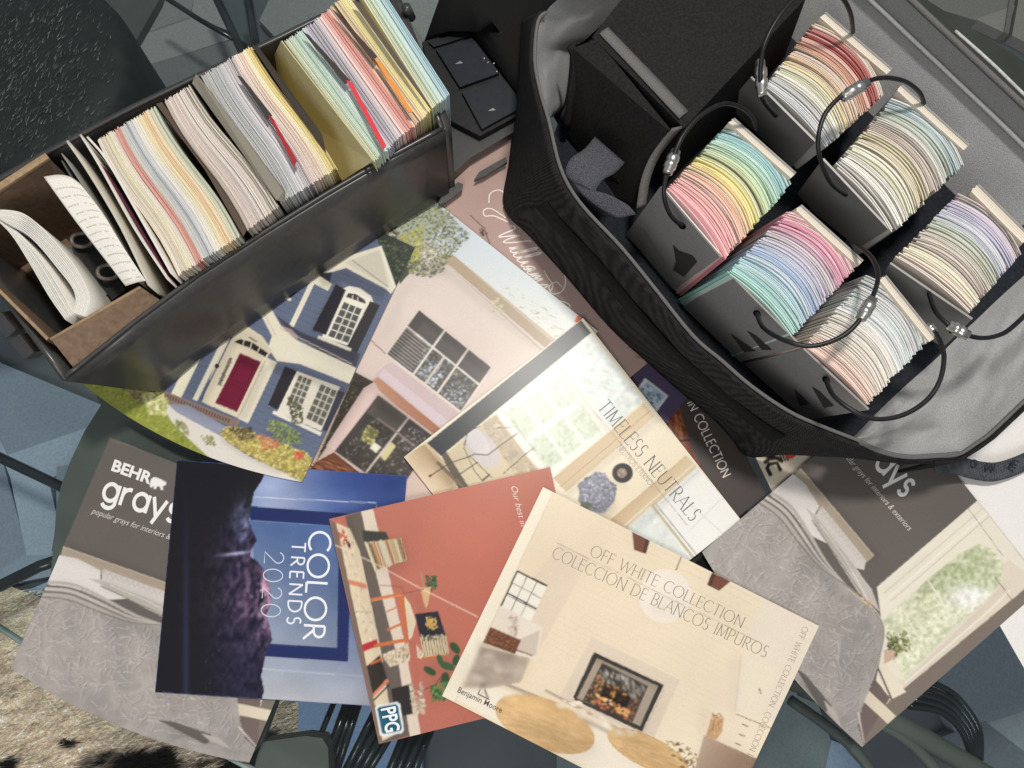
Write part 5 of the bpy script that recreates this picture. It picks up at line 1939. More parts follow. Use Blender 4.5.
    a.line([(112, 441), (180, 458)], .5, (130, 126, 122))
    a.line([(96, 482), (180, 494)], .4, (104, 100, 96))
    a.mapper = None
    b.done()


grays(gray_l)
grays(gray_r)
#PART3
# ------------------------------------------------------------------ black swatch case, left
CZ0, CZ1 = 0.006, 0.072
NEAR = [(66, 377), (135, 322), (200, 274), (262, 234), (325, 195), (385, 160), (442, 129)]
NEAR_B = [(158, 389), (180, 370), (200, 353), (262, 311), (315, 273), (380, 231), (447, 192)]
FAR = [(-52, 216), (0, 180), (50, 152), (130, 110), (205, 74), (285, 36), (386, -14)]
case = empty('swatch_case', P(250, 250, CZ0), 'long glossy black case full of colour cards at upper left', 'case')
nt_, nb_ = pxline(NEAR, CZ1), pxline(NEAR_B, CZ0)
ft_ = pxline(FAR, CZ1)
rdir = (ft_[-1] - nt_[-1])
ldir = (ft_[0] - nt_[0])


def wall(name, top, bottom, thick, parent, mat, rows=6):
    g = [[a.lerp(b, k / rows) for a, b in zip(top, bottom)] for k in range(rows + 1)]
    return sheet(name, g, mat, parent, thick)


wall('side_wall', nt_, nb_, .003, case, M_CASE)
lip = [p + Vector((0, 0, .0006)) for p in nt_]
tube('rim', resample(lip, 30), .0014, M_CASE, case, 8)
re_t = [nt_[-1].lerp(ft_[-1], k / 5) for k in range(6)]
re_b = [Vector((p.x - .004, p.y, CZ0)) for p in re_t]
re_b[0] = nb_[-1]
wall('end_wall', re_t, re_b, .006, case, M_CASE)
tube('rim', resample([p + Vector((0, 0, .0006)) for p in re_t], 12), .0016, M_CASE, case, 8)
fb_ = [Vector((p.x, p.y, CZ0)) for p in ft_]
wall('side_wall', ft_[::-1], fb_[::-1], .003, case, M_CASE)
tube('rim', resample([p + Vector((0, 0, .0006)) for p in ft_], 20), .0014, M_CASE, case, 8)
le_t = [ft_[0].lerp(nt_[0], k / 5) for k in range(6)]
le_b = [fb_[0].lerp(nb_[0], k / 5) for k in range(6)]
wall('end_wall', le_t, le_b, .003, case, M_CASE)
fl = nb_ + fb_[::-1]
mesh_obj('bottom', [p + Vector((0, 0, .001)) for p in fl], [tuple(range(len(fl)))], M_BLACK, case)
# moulded seam along the near wall
seam = [nt_[i].lerp(nb_[i], .70) + Vector((.0006, -.0006, 0)) for i in range(7)]
tube('seam', resample(seam, 20), .0006, M_CASE, case, 6)
for c in ((10, 322), (28, 344)):
    q = [P(c[0] - 9, c[1] - 10, .052), P(c[0] + 6, c[1] + 8, .052), P(c[0] - 4, c[1] + 16, .046), P(c[0] - 18, c[1] - 2, .046)]
    plate3('latch', q, .009, M_CASE, case)
p = P(406, 7, .078)
tube('latch', [p, p + Vector((.002, .002, -.012))], .003, M_CASE, case, 10)


# ------------------------------------------------------------------ stacks of thin cards
def cards(name, parent, L0, L1, R0, R1, zt, depth, n, cols, bow=0.0, jit=.0006, fill=.95, lean=(0, 0), seg=8, dark=.05, sbend=0.0, zj=.0008, label=None, endj=.0008):
    """n upright cards between the photo lines L0-L1 and R0-R1 (top edges), colours along the stack"""
    A, B, Cc, D = P(*L0, zt), P(*L1, zt), P(*R1, zt), P(*R0, zt)
    n = int(n * 1.75)
    v, f, cl = [], [], []
    across = ((D - A) + (Cc - B)).normalized()
    pitch = ((D - A).length + (Cc - B).length) / 2 / n
    for k in range(n):
        t = (k + .5) / n
        a, b = A.lerp(D, t), B.lerp(Cc, t)
        ch = b - a
        along = ch.normalized()
        nrm = Vector((along.y, -along.x, 0))
        if nrm.dot(across) < 0:
            nrm = -nrm
        a = a + along * random.uniform(-endj, endj)
        b = b + along * random.uniform(-endj, endj)
        z = random.uniform(-zj, zj * .4)
        th = pitch * fill * random.uniform(.8, 1.0)
        base = ramp(cols, t + random.uniform(-.02, .02))
        base = lerp(base, (240, 236, 230), .14)
        g = random.uniform(.92, 1.06)
        col = tuple(min(250, x * g) for x in base)
        if random.random() < dark:
            col = lerp(col, (104, 100, 98), random.uniform(.45, .85))
        elif random.random() < .22:
            col = lerp(col, (246, 240, 230), .55)
        c = C(col)
        k0 = len(v)
        ln = ch.length
        for s in range(seg + 1):
            u = s / seg
            off = bow * min(1.0, .35 + t * 2.2) * ln * 4 * u * (1 - u) + sbend * ln * math.sin(2 * math.pi * u)
            wob = random.uniform(-.12, .12) * th
            p = a.lerp(b, u) + nrm * (off + wob)
            q0, q1 = p - nrm * th / 2, p + nrm * th / 2
            dn = Vector((lean[0], lean[1], -depth))
            v += [q0 + Vector((0, 0, z)), q1 + Vector((0, 0, z)), q1 + dn, q0 + dn]
        for s in range(seg):
            i, j = k0 + s * 4, k0 + (s + 1) * 4
            quad = [(i, i + 1, j + 1, j), (i + 1, i + 2, j + 2, j + 1), (i + 3, i, j, j + 3)]
            f += quad
            cl += [c] * 3
        f += [(k0, k0 + 3, k0 + 2, k0 + 1), (k0 + seg * 4, k0 + seg * 4 + 1, k0 + seg * 4 + 2, k0 + seg * 4 + 3)]
        cl += [c] * 2
    o = mesh_obj(name, v, f, M_CARD, parent, cl)
    bpy_fix_normals(o)
    o['kind'] = 'stuff'
    return o


def bpy_fix_normals(o):
    import bmesh
    bm = bmesh.new()
    bm.from_mesh(o.data)
    bmesh.ops.recalc_face_normals(bm, faces=bm.faces)
    bm.to_mesh(o.data)
    bm.free()


TZ = .085
TD = TZ - .012
G_B = 'bundles of colour cards in the black case'


def bundle(label, parts, px):
    r = empty('card_bundle', P(*px, .012), label, 'colour cards', G_B)
    for kw in parts:
        cards('cards', r, **kw)
    return r


def B_(L0, L1, R0, R1, n, cols, **k):
    d = dict(L0=L0, L1=L1, R0=R0, R1=R1, zt=TZ, depth=TD, n=n, cols=cols, lean=(-.002, .009))
    d.update(k)
    return d


bundle('green to blue colour cards at the right end of the black case', [
    B_((356, -12), (432, 108), (379, -16), (450, 94), 20, [(214, 214, 160), (206, 222, 186), (186, 216, 196), (196, 226, 222), (160, 208, 222), (150, 196, 216)], dark=.04)], (400, 50))
bundle('cream, yellow and pale orange colour cards next to the green ones', [
    B_((334, 3), (420, 121), (350, -6), (431, 110), 14, [(236, 190, 130), (244, 222, 170), (246, 226, 140), (250, 236, 176), (240, 214, 120)], dark=.02)], (380, 60))
bundle('pink to salmon colour cards behind the orange tab', [
    B_((316, 20), (398, 138), (333, 5), (420, 122), 17, [(226, 206, 214), (246, 214, 208), (240, 176, 168), (232, 150, 136), (240, 190, 160), (236, 196, 140)], dark=.05)], (362, 72))
bundle('lavender and grey colour cards between the mint and pink ones', [
    B_((303, 29), (388, 149), (316, 20), (398, 138), 9, [(196, 204, 206), (176, 176, 200), (206, 196, 210), (150, 150, 164), (206, 200, 210)], dark=.18)], (348, 84))
bundle('mint coloured cards right of the olive divider', [
    B_((284, 41), (374, 161), (303, 29), (388, 149), 15, [(204, 212, 172), (206, 220, 190), (190, 218, 200), (206, 228, 214), (186, 216, 214)], dark=.04)], (335, 95))
bundle('grey, pink and yellow colour cards with a red tab, middle of the case', [
    B_((201, 76), (280, 202), (232, 57), (312, 184), 24, [(190, 188, 176), (196, 200, 200), (160, 166, 170), (206, 208, 212), (216, 206, 210), (196, 188, 192)], dark=.12, sbend=-.012),
    B_((232, 57), (312, 184), (251, 46), (337, 168), 17, [(240, 214, 204), (244, 220, 204), (240, 200, 176), (248, 232, 190), (246, 220, 130), (206, 180, 100)], dark=.03, sbend=-.012)], (270, 125))
bundle('taupe and pale pink colour cards in the middle of the black case', [
    B_((164, 101), (247, 230), (190, 85), (279, 206), 22, [(206, 190, 172), (226, 206, 196), (206, 192, 182), (230, 216, 204), (216, 202, 186), (214, 208, 176)], dark=.12, sbend=-.014)], (220, 155))
bundle('cream and white colour cards with a salmon stripe, left of the taupe ones', [
    B_((97, 140), (178, 275), (155, 106), (240, 236), 46, [(240, 226, 202), (206, 192, 170), (236, 226, 190), (246, 238, 220), (222, 140, 124), (206, 206, 200), (176, 184, 188), (226, 222, 224), (244, 238, 216), (248, 226, 176), (244, 206, 160), (226, 230, 200), (206, 212, 186)], dark=.035, sbend=-.014)], (165, 190))

# dividers and tabs standing between the bundles
G_T = 'dividers standing between the card bundles'


def divider(label, pts, zs, thick, col, cat='divider', name='card_divider'):
    p3 = [P(x, y, z) for (x, y), z in zip(pts, zs)]
    base = sum(p3, Vector()) / len(p3)
    base.z = .012
    v = plate3(name, p3, thick, M_PAGES, None, C(col), loc=base)
    return tag(v, label, cat, G_T)


divider('wide olive green divider card in the black case', [(281, 41), (373, 161), (342, 181), (306, 122), (271, 62)], [.0885, .0885, .045, .045, .045], .0008, (206, 196, 148))
divider('dark brown divider card right of the yellow cards', [(252, 45), (258, 46), (322, 134), (326, 152), (318, 140), (286, 96)], [.0885, .087, .087, .086, .088, .0885], .0006, (62, 56, 48))
divider('red tab divider in the grey and pink cards', [(268, 115), (272, 117), (297, 160), (294, 166)], [.092] * 4, .0006, (168, 40, 46))
divider('dark tab above the small red tab', [(237, 75), (242, 77), (272, 115), (267, 119)], [.0915] * 4, .0006, (60, 56, 54))
divider('bright red tab divider in the mint and lavender cards', [(346, 80), (352, 82), (386, 145), (383, 150)], [.092] * 4, .0006, (222, 62, 72))
divider('dark tab above the bright red tab', [(302, 31), (309, 35), (350, 80), (345, 84)], [.0915] * 4, .0006, (64, 58, 54))
divider('orange tab divider in the yellow cards', [(374, 58), (381, 62), (413, 112), (408, 112)], [.092] * 4, .0006, (238, 150, 62))
divider('dark tab above the orange tab', [(332, 9), (339, 14), (377, 56), (373, 61)], [.0915] * 4, .0006, (76, 58, 50))
divider('dark grey tab beside the green and blue cards', [(352, 0), (359, 2), (388, 43), (404, 66), (431, 107), (424, 100), (396, 62)], [.092] * 7, .0006, (92, 84, 76))
divider('grey brown divider card right of the taupe cards', [(192, 83), (196, 74), (203, 82), (284, 190), (285, 202), (276, 200)], [.0895, .094, .0925, .089, .084, .088], .0008, (140, 134, 120))
divider('brown divider card left of the taupe cards', [(156, 104), (162, 102), (232, 196), (248, 228), (243, 236), (205, 170)], [.083] * 6, .0008, (92, 74, 62))

# loose cards between the box and the first bundle
G_L = 'loose cards beside the kraft box'


def loose(label, top, zt, zb, col, shift=(0, 0), thick=.0007):
    t = smooth_path([P(x, y, zt) for x, y in top], 4)
    b = [Vector((p.x + shift[0], p.y + shift[1], zb)) for p in t]
    base = t[len(t) // 2].copy()
    base.z = zb
    g = [[a.lerp(c, k / 4) for a, c in zip(t, b)] for k in range(5)]
    o = sheet('loose_card', g, M_PAGES, None, thick, cols=[C(col)] * ((len(t) - 1) * 4), loc=base)
    return tag(o, label, 'card', G_L)


loose('white edged card closest to the first bundle', [(88, 136), (108, 160), (140, 215), (172, 272)], .089, .02, (238, 232, 222), thick=.0012)
loose('white card with maroon back beside the first bundle', [(81, 134), (100, 165), (134, 226), (168, 278)], .087, .02, (226, 218, 208), thick=.0010)
loose('maroon and navy card among the loose cards', [(84, 140), (110, 178), (142, 232), (170, 280)], .083, .02, (88, 40, 60))
loose('grey cream card leaning by the text sheet', [(68, 140), (90, 172), (122, 226), (150, 284)], .087, .02, (206, 200, 184), thick=.0014)
loose('thin grey card edge nearest the text sheet', [(62, 153), (80, 180), (108, 226), (138, 280)], .083, .02, (150, 148, 140))
loose('thin dark card edge beside the kraft box corner', [(62, 160), (76, 184), (96, 214), (122, 258)], .078, .02, (96, 96, 92))
# printed sheet leaning with its face up
tx = [[P(44, 177, .088), P(58, 175, .0885), P(70, 177, .088), P(80, 184, .087)], [P(72, 216, .086), P(82, 212, .087), P(92, 210, .0875), P(102, 212, .087)],
      [P(98, 250, .084), P(107, 246, .086), P(117, 245, .087), P(124, 248, .087)], [P(126, 286, .082), P(132, 284, .084), P(139, 282, .085), P(146, 281, .086)]]
rows = [smooth_path(r, 4) for r in tx]
cols_ = [smooth_path([r[i] for r in rows], 5) for i in range(len(rows[0]))]
g = [[c[k] for c in cols_] for k in range(len(cols_[0]))]
sheet_r = empty('text_sheet', P(95, 240, .02), 'curled white sheet with faint printed lines in the black case', 'paper')
sheet('paper', g, M_PAGES, sheet_r, .0004, cols=[C((236, 230, 220))] * ((len(g) - 1) * (len(g[0]) - 1)))
ink = []
for k in range(2, len(g) - 1):
    row = g[k]
    for m in range(1, len(row) - 2):
        if random.random() < .75:
            p0, p1 = row[m].lerp(row[m + 1], .1), row[m].lerp(row[m + 1], .85)
            d = (g[k + 1][m] - g[k][m]).normalized() * .0007
            ink.append([p0, p1, p1 + d, p0 + d])
nn = Vector((-.2, -.1, 1)).normalized() * .0006
mesh_obj('print', [p + nn for q in ink for p in q], [tuple(range(4 * i, 4 * i + 4)) for i in range(len(ink))], M_INK, sheet_r, [C((196, 192, 186))] * len(ink))

# kraft box inside the left end
kb = empty('cardboard_box', P(60, 260, .008), 'small open brown cardboard box at the left end of the black case', 'box')
KZ = .080
K = dict(fl=(-62, 226), fr=(47, 157), nl=(50, 338), nr=(140, 286))
kt = {k: P(*v, KZ) for k, v in K.items()}
kbm = {k: Vector((p.x, p.y, .009)) for k, p in kt.items()}
cen = sum(kt.values(), Vector()) / 4


def kwall(a, b, th=.0022):
    t0, t1 = kt[a], kt[b]
    out = Vector(((t1 - t0).y, -(t1 - t0).x, 0)).normalized()
    if out.dot(t0 - cen) < 0:
        out = -out
    n = 10
    v, f = [], []
    for p, q in ((t0, kbm[a]), (t1, kbm[b])):
        v += [p, p + out * th, q + out * th, q]
    f = [(0, 1, 5, 4), (1, 2, 6, 5), (2, 3, 7, 6), (3, 0, 4, 7), (0, 3, 2, 1), (4, 5, 6, 7)]
    o = mesh_obj('wall', v, f, M_KRAFT, kb)
    bpy_fix_normals(o)
    tube('cut_edge', [t0 + out * th / 2 + Vector((0, 0, .0003)), t1 + out * th / 2 + Vector((0, 0, .0003))], .0010, M_KRAFT_EDGE, kb, 6)


kwall('fl', 'fr')
kwall('fl', 'nl')
kwall('nl', 'nr')
mesh_obj('bottom', [kbm['fl'], kbm['nl'], kbm['nr'], kbm['fr']], [(0, 1, 2, 3)], M_KRAFT, kb)
flap = [P(50, 338, KZ + .0012), P(139, 286, KZ + .0012), P(161, 301, KZ - .007), P(73, 367, KZ - .007)]
plate3('flap', flap, .0018, M_KRAFT, kb)
far_flap = [P(-62, 222, KZ + .0012), P(45, 153, KZ + .0012), P(49, 158, KZ + .001), P(-58, 228, KZ + .001)]
plate3('flap', far_flap, .0018, M_KRAFT_EDGE, kb)
# curled booklet standing in the kraft box
bk = empty('folded_booklet', P(50, 270, .012), 'curled white booklet standing open in the small cardboard box', 'booklet')


def leaf(pts, zt, col, th=.0006):
    t = smooth_path([P(x, y, zt + (.002 * math.sin(i))) for i, (x, y) in enumerate(pts)], 5)
    b = [Vector((p.x, p.y, .012)) for p in t]
    gg = [[a.lerp(c, k / 3) for a, c in zip(t, b)] for k in range(4)]
    sheet('leaf', gg, M_PAGES, bk, th, cols=[C(col)] * ((len(t) - 1) * 3))


for k in range(9):
    o_ = k * 1.5
    leaf([(-14 + o_, 210 + o_ * .6), (10, 210 + o_ * 1.1), (28 - o_ * .5, 216 + o_ * 1.1), (50 - o_ * .9, 236 + o_ * .7), (72 - o_ * 1.1, 262 + o_ * .5), (85 - o_, 283 + o_ * .3), (90 - o_ * 1.1, 300), (84 - o_ * .9, 316 - o_ * .3)], .079 - .0002 * k,
         (236 - 4 * (k % 3), 232 - 4 * (k % 3), 220 - 3 * (k % 2)), .0007)
for k in range(7):
    o_ = k * 2.0
    leaf([(-6 + o_ * .5, 216 + o_ * .1), (12 + o_ * .75, 234 + o_ * .1), (30 + o_ * 1.1, 262 + o_ * .0), (50 + o_ * 1.1, 296 + o_ * -.2), (66 + o_ * .7, 319 - o_ * .4)], .076 - .0004 * k, random.choice([(226, 224, 214), (214, 214, 204), (236, 232, 222), (150, 152, 146)]), .0006)
# dark clip at the back of the box
clip = empty('binder_clip', P(95, 262, .012), 'black binder clip with round handles in the cardboard box', 'clip')
plate3('body', [P(66, 238, .055), P(82, 228, .055), P(126, 290, .05), P(112, 300, .05)], .004, M_BLACK, clip)
for c in ((82, 240), (108, 272)):
    q = P(*c, .058)
    ringp = [q + Vector((.006 * math.cos(t), .0045 * math.sin(t), .0004 * math.sin(3 * t))) for t in np.linspace(0, 2 * math.pi, 18)]
    tube('handle', ringp, .0012, noise_mat('dull_brown_metal', (0.12, 0.1, 0.08), (0.2, 0.17, 0.14), 300, .4, .4), clip, 6)
px_card = plate3('loose_card', [P(62, 256, .046), P(96, 300, .046), P(112, 292, .05), P(76, 244, .05)], .0006, M_PAGES, None, C((120, 122, 120)), loc=P(86, 272, .012))
tag(px_card, 'plain grey card behind the curled booklet', 'card', G_L)
# ------------------------------------------------------------------ black things behind the case
pk = empty('black_organizer', P(470, 80, .004), 'black two compartment organiser lying between the case and the bag', 'organiser')
px_prism('body', [(422, 42), (466, 29), (528, 110), (480, 136), (446, 118)], .018, .004, M_BLACK, pk)
DK = noise_mat('dark_navy_plastic', (0.008, 0.010, 0.014), (0.014, 0.016, 0.022), 200, 0.35, 0.4)
px_prism('panel', [(436, 49), (472, 38), (499, 73), (460, 87)], .021, .0175, DK, pk)
px_prism('panel', [(462, 92), (501, 78), (522, 107), (482, 129)], .021, .0175, DK, pk)
px_prism('panel', [(428, 42), (464, 32), (469, 36), (434, 47)], .020, .0175, DK, pk)
for c in ((459, 62), (492, 109)):
    px_prism('emblem', [(c[0] - 4, c[1] + 2), (c[0] + 1, c[1] - 1), (c[0] + 4, c[1] + 1), (c[0], c[1] + 1.6)], .0214, .0209, M_METAL, pk)
for x, y in ((484, 59), (488, 63), (494, 64), (497, 72), (521, 104)):
    q = P(x, y, .021)
    tube('glint_stud', [q, q + Vector((0, 0, .0012))], .0008, M_METAL, pk, 6)
px_prism('tray_lip', [(446, 120), (480, 137), (512, 118), (520, 128), (470, 158), (450, 176)], .012, .004, M_CASE, pk)
bs = empty('black_pouch', P(490, 20, .002), 'soft black pouch in shadow between the case and the bag', 'pouch')
pts = [(446, -25), (560, -25), (548, 60), (536, 112), (526, 104), (498, 66), (468, 28), (424, 38)]
top_ = [P(x, y, .016) for x, y in pts]
ctr = sum(top_, Vector()) / len(top_)
rr = []
for s, z in ((1.0, .002), (1.0, .012), (.93, .018), (.7, .024), (.3, .027), (.01, .0275)):
    rr.append([Vector((ctr.x + (p.x - ctr.x) * s, ctr.y + (p.y - ctr.y) * s, z + random.uniform(0, .001))) for p in top_])
rr = [r + [r[0]] for r in rr]
sheet('body', rr[::-1], M_VELCRO, bs)
for pts in ([(474, 180), (479, 172), (500, 160), (506, 157), (507, 162), (484, 176)], [(438, 204), (442, 195), (458, 182), (463, 184), (462, 190), (446, 202)]):
    t3 = [P(x, y, .009) for x, y in pts]
    o = plate3('strap_tab', t3, .003, M_CASE, None, loc=P(*pts[0], .006))
    tag(o, 'small black plastic tab %s' % ('beside the pink script brochure' if pts[0][0] == 474 else 'at the corner of the black case'), 'tab', 'black tabs by the case')

# ------------------------------------------------------------------ fabric bag, right
bag = empty('fabric_bag', P(780, 230, .004), 'black fabric bag with grey lining holding six fan decks', 'bag')
RZ = .092
FR = [(545, 14, .10), (537, 24, .10), (534, 62, .098), (540, 95, .096), (548, 122, .094), (560, 170, .092), (580, 205, .092), (620, 248, .092), (655, 291, .092), (692, 337, .09), (720, 361, .088),
      (750, 387, .086), (787, 412, .084), (820, 427, .08), (856, 441, .074), (878, 451, .068), (906, 457, .062), (934, 456, .058), (957, 454, .056)]
FB = [(520, 20), (521, 60), (519, 100), (516, 130), (512, 165), (507, 207), (530, 232), (570, 276), (612, 325), (652, 362), (694, 399), (716, 417), (734, 436), (748, 453), (780, 455), (812, 455), (850, 456), (905, 460), (955, 458)]
ft3 = [P(x, y, z) for x, y, z in FR]
fb3 = [P(x, y, .005) for x, y in FB[:14]] + [P(780, 451, .02), P(812, 452, .035), P(852, 454, .045), P(905, 460, .050), P(956, 457, .05)]
NR = 60
t_, b_ = resample(smooth_path(ft3, 4), NR), []
# keep matching stations for bottom and rim
tt = smooth_path(ft3, 4)
bb = smooth_path(fb3, 4)
g = []
RW = 14
for k in range(RW + 1):
    u = k / RW
    row = []
    for i, (p, q) in enumerate(zip(tt, bb)):
        r = p.lerp(q, u)
        bulge = math.sin(math.pi * u) * .004 * (fbm(np.array([i / 7.0]), np.array([u * 3]))[0] - .35)
        row.append(r + Vector((-.7, -.7, 0)) * bulge)
    g.append(row)
sheet('front_wall', g, M_FABRIC, bag, .0025)
tube('rim_binding', [p + Vector((.0004, .0004, .0008)) for p in tt], .0011, M_TRIM, bag, 6)
# closing strip stitched along the front
si = [i for i in range(22, 50)]
vs = []
for j, u in enumerate((.30, .50)):
    vs.append([tt[i].lerp(bb[i], u) + Vector((-.0022, -.0022, .0008)) for i in range(22, 52)])
sheet('closing_strip', vs, M_STRIP, bag, .0003)
# lining, left end
lt = [P(x, y, z) for x, y, z in [(548, 122, .093), (540, 95, .095), (535, 62, .097), (538, 24, .099), (546, 12, .1), (556, 1, .1), (600, -34, .1)]]
lb = pxline([(553, 116), (564, 104), (569, 70), (571, 48), (584, 41), (618, 8), (652, -30)], .045)


def lining(name, top, bot, nrow=12, amp=.002, seed=0, parent=bag, mat=M_LINING, flip=False):
    T, Bm = resample(smooth_path(top, 3), 40), resample(smooth_path(bot, 3), 40)
    gg = []
    for k in range(nrow + 1):
        u = k / nrow
        row = []
        for i in range(40):
            w = amp * math.sin(math.pi * min(1, u * 1.1)) * (fbm(np.array([i / 5.0 + seed]), np.array([u * 4.0 + seed]), 3)[0] - .45) * 2
            row.append(T[i].lerp(Bm[i], u) + Vector((0, 0, w)))
        gg.append(row)
    if flip:
        gg = [r[::-1] for r in gg]
    return sheet(name, gg, mat, parent, 0)


lining('lining', lt, lb, amp=.006, seed=3)
lining('lining', lb, pxline([(560, 128), (572, 112), (577, 82), (580, 60), (592, 52), (624, 20), (660, -15)], .012), amp=0, seed=2, mat=M_POUCH)
# back wall lining and its rolled top
bt = [P(x, y, z) for x, y, z in [(800, -120, .1), (860, -48, .1), (905, -4, .1), (960, 48, .098), (1024, 108, .096), (1090, 172, .094)]]
bm_ = [P(x, y, z) for x, y, z in [(782, -100, .082), (842, -30, .082), (892, 18, .082), (945, 68, .08), (1012, 132, .078), (1070, 190, .076)]]
bl = pxline([(742, -16), (796, 46), (840, 89), (888, 134), (947, 191), (999, 243)], .037)
lining('lining', bt, bm_, 6, amp=.0012, seed=9)
lining('lining', bm_, bl, 14, amp=.0016, seed=5)
tube('rim_binding', resample(smooth_path([p + Vector((0, 0, .001)) for p in bt], 4), 50), .0019, M_TRIM, bag, 8)
tube('rim_binding', resample(smooth_path([p + Vector((-.0016, -.0016, .001)) for p in bm_], 4), 50), .0016, M_LINING, bag, 8)
bo = [p + Vector((.004, .004, -.002)) for p in bt]
bob = [Vector((p.x + .006, p.y + .006, .005)) for p in bt]
sheet('back_wall', [[a.lerp(c, k / 4) for a, c in zip(bo, bob)] for k in range(5)], M_FABRIC, bag, .002)
tube('piping', resample(smooth_path([P(x, y, .086) for x, y in [(955, 31), (990, 62), (1026, 97), (1080, 150)]], 4), 30), .0011, noise_mat('pale_piping', (0.45, 0.45, 0.43), (0.6, 0.6, 0.57), 500, .6, .3), bag, 6)
# right hand end: flared lining
et = [P(x, y, z) for x, y, z in [(858, 442, .073), (880, 452, .067), (906, 457, .062), (934, 456, .058), (957, 454, .056), (975, 443, .060), (990, 432, .064), (1024, 400, .070), (1090, 340, .080)]]
ebm = pxline([(852, 438), (864, 425), (880, 407), (905, 381), (925, 361), (945, 341), (975, 315), (1000, 292), (1060, 240)], .037)
lining('lining', et, ebm, 24, amp=.011, seed=21)
tube('rim_binding', smooth_path([p + Vector((.0003, -.0003, .0006)) for p in et], 4), .0011, M_TRIM, bag, 6)
eo = [p + Vector((.002, -.002, -.0014)) for p in et[3:]]
eob = [Vector((p.x + .004, p.y - .001, p.z - .05 if p.z > .057 else .02)) for p in et[3:]]
sheet('end_wall', [[a.lerp(c, k / 4) for a, c in zip(eo, eob)] for k in range(5)], M_FABRIC, bag, .002)
# care label sewn to the lining
lq = [(998, 342), (1003, 338), (1024, 330)]
# bottom of the bag
bp = pxline([(548, 150), (566, 250), (620, 300), (680, 370), (745, 424), (852, 446), (950, 346), (1060, 250), (999, 238), (888, 128), (796, 40), (742, -24), (660, -60), (592, 30)], .0385)
mesh_obj('bottom', bp, [tuple(range(len(bp)))][::1], noise_mat('blue_black_bottom', (0.010, 0.012, 0.016), (0.022, 0.025, 0.032), 800, .9, .15), bag)
# shoulder strap with woven letters
sp_ = smooth_path([P(936, 462, .035), P(955, 464, .022), P(972, 469, .010), P(992, 472, .008), P(1010, 468, .008), P(1030, 459, .008), P(1060, 440, .01)], 5)
wd = P(990, 480, .008) - P(990, 461, .008)
rows_ = []
for p in sp_:
    rows_.append([p - wd * .5, p - wd * .2, p + wd * .2, p + wd * .5])
sheet('shoulder_strap', rows_, M_STRAP, bag, .0012)
la = Art(P(990, 470, .0115), (0, 0, 1))
la.layer = 30
NVY = (26, 34, 46)
for k, (ch, c) in enumerate((('O', (968, 463)), ('M', (983, 467)), ('E', (1009, 464)))):
    po, L = stroke_text(ch, .2, .2, 0)
    la.lettering('strap_letter', bag, po, L, (c[0] + 4, c[1] - 4), (c[0] + 10, c[1] - 1.5) if ch != 'M' else (c[0] + 12, c[1] - 3), -7, NVY)

# padded pouch with grey binding in the left half of the bag
pc = empty('felt_pouch', P(680, 60, .014), 'black felt pouch edged with grey binding in the left half of the bag', 'pouch')
pt = [P(592, 37, .104), P(640, 84, .104), P(684, 128, .103), P(742, 66, .104), P(806, -2, .105), P(770, -60, .106), P(660, -50, .106)]
pb = [P(598, 90, .02), P(630, 150, .02), P(655, 205, .02), P(722, 140, .02), P(780, 70, .02), P(760, -10, .02), P(660, 0, .02)]
prism('body', pt, pb, M_POUCH, pc)
bpy_fix_normals(pc.children[0])
bd = smooth_path([P(598, 35, .1048), P(622, 60, .1048), P(650, 90, .1048), P(678, 120, .1045)], 5)
bw = P(600, 52, .105) - P(588, 62, .105)
sheet('binding', [[p + bw * .1, p + bw * .5, p + bw * .9 - Vector((0, 0, .0012))] for p in bd], M_TRIM, pc, .0006)
bd2 = smooth_path([P(672, 128, .104), P(660, 142, .095), P(648, 160, .085), P(640, 182, .075), P(636, 208, .065)], 5)
sheet('binding', [[p, p + Vector((.0055, .0015, 0))] for p in bd2], M_TRIM, pc, .0014)
tube('front_corner', smooth_path([P(571, 46, .098), P(575, 62, .09), P(572, 90, .075), P(566, 128, .05)], 4), .0025, M_POUCH, pc, 6)
fpv = [P(573, 48, .099), P(594, 40, .104), P(668, 130, .103), P(636, 205, .05), P(600, 190, .03), P(566, 130, .045)]
plate3('front_panel', fpv, .002, M_POUCH, pc)

# curled hook-and-loop strap
hs = empty('hook_strap', P(600, 180, .02), 'curled grey hook and loop strap inside the left corner of the bag', 'strap')
cpath = [(P(594, 138, .088), P(624, 164, .088)), (P(584, 150, .094), P(614, 174, .092)), (P(570, 160, .096), P(603, 180, .094)), (P(566, 172, .094), P(596, 190, .092)), (P(572, 182, .090), P(600, 192, .092)),
         (P(584, 196, .088), P(612, 196, .093)), (P(600, 208, .087), P(628, 205, .092)), (P(618, 218, .086), P(636, 214, .09))]
L_ = smooth_path([a for a, b in cpath], 4)
R_ = smooth_path([b for a, b in cpath], 4)
sheet('tape', [[a.lerp(b, k / 6) for k in range(7)] for a, b in zip(L_, R_)], M_HOOK, hs, .0012)

# ------------------------------------------------------------------ fan decks
DZ = .100
G_D = 'fan decks standing in the bag'


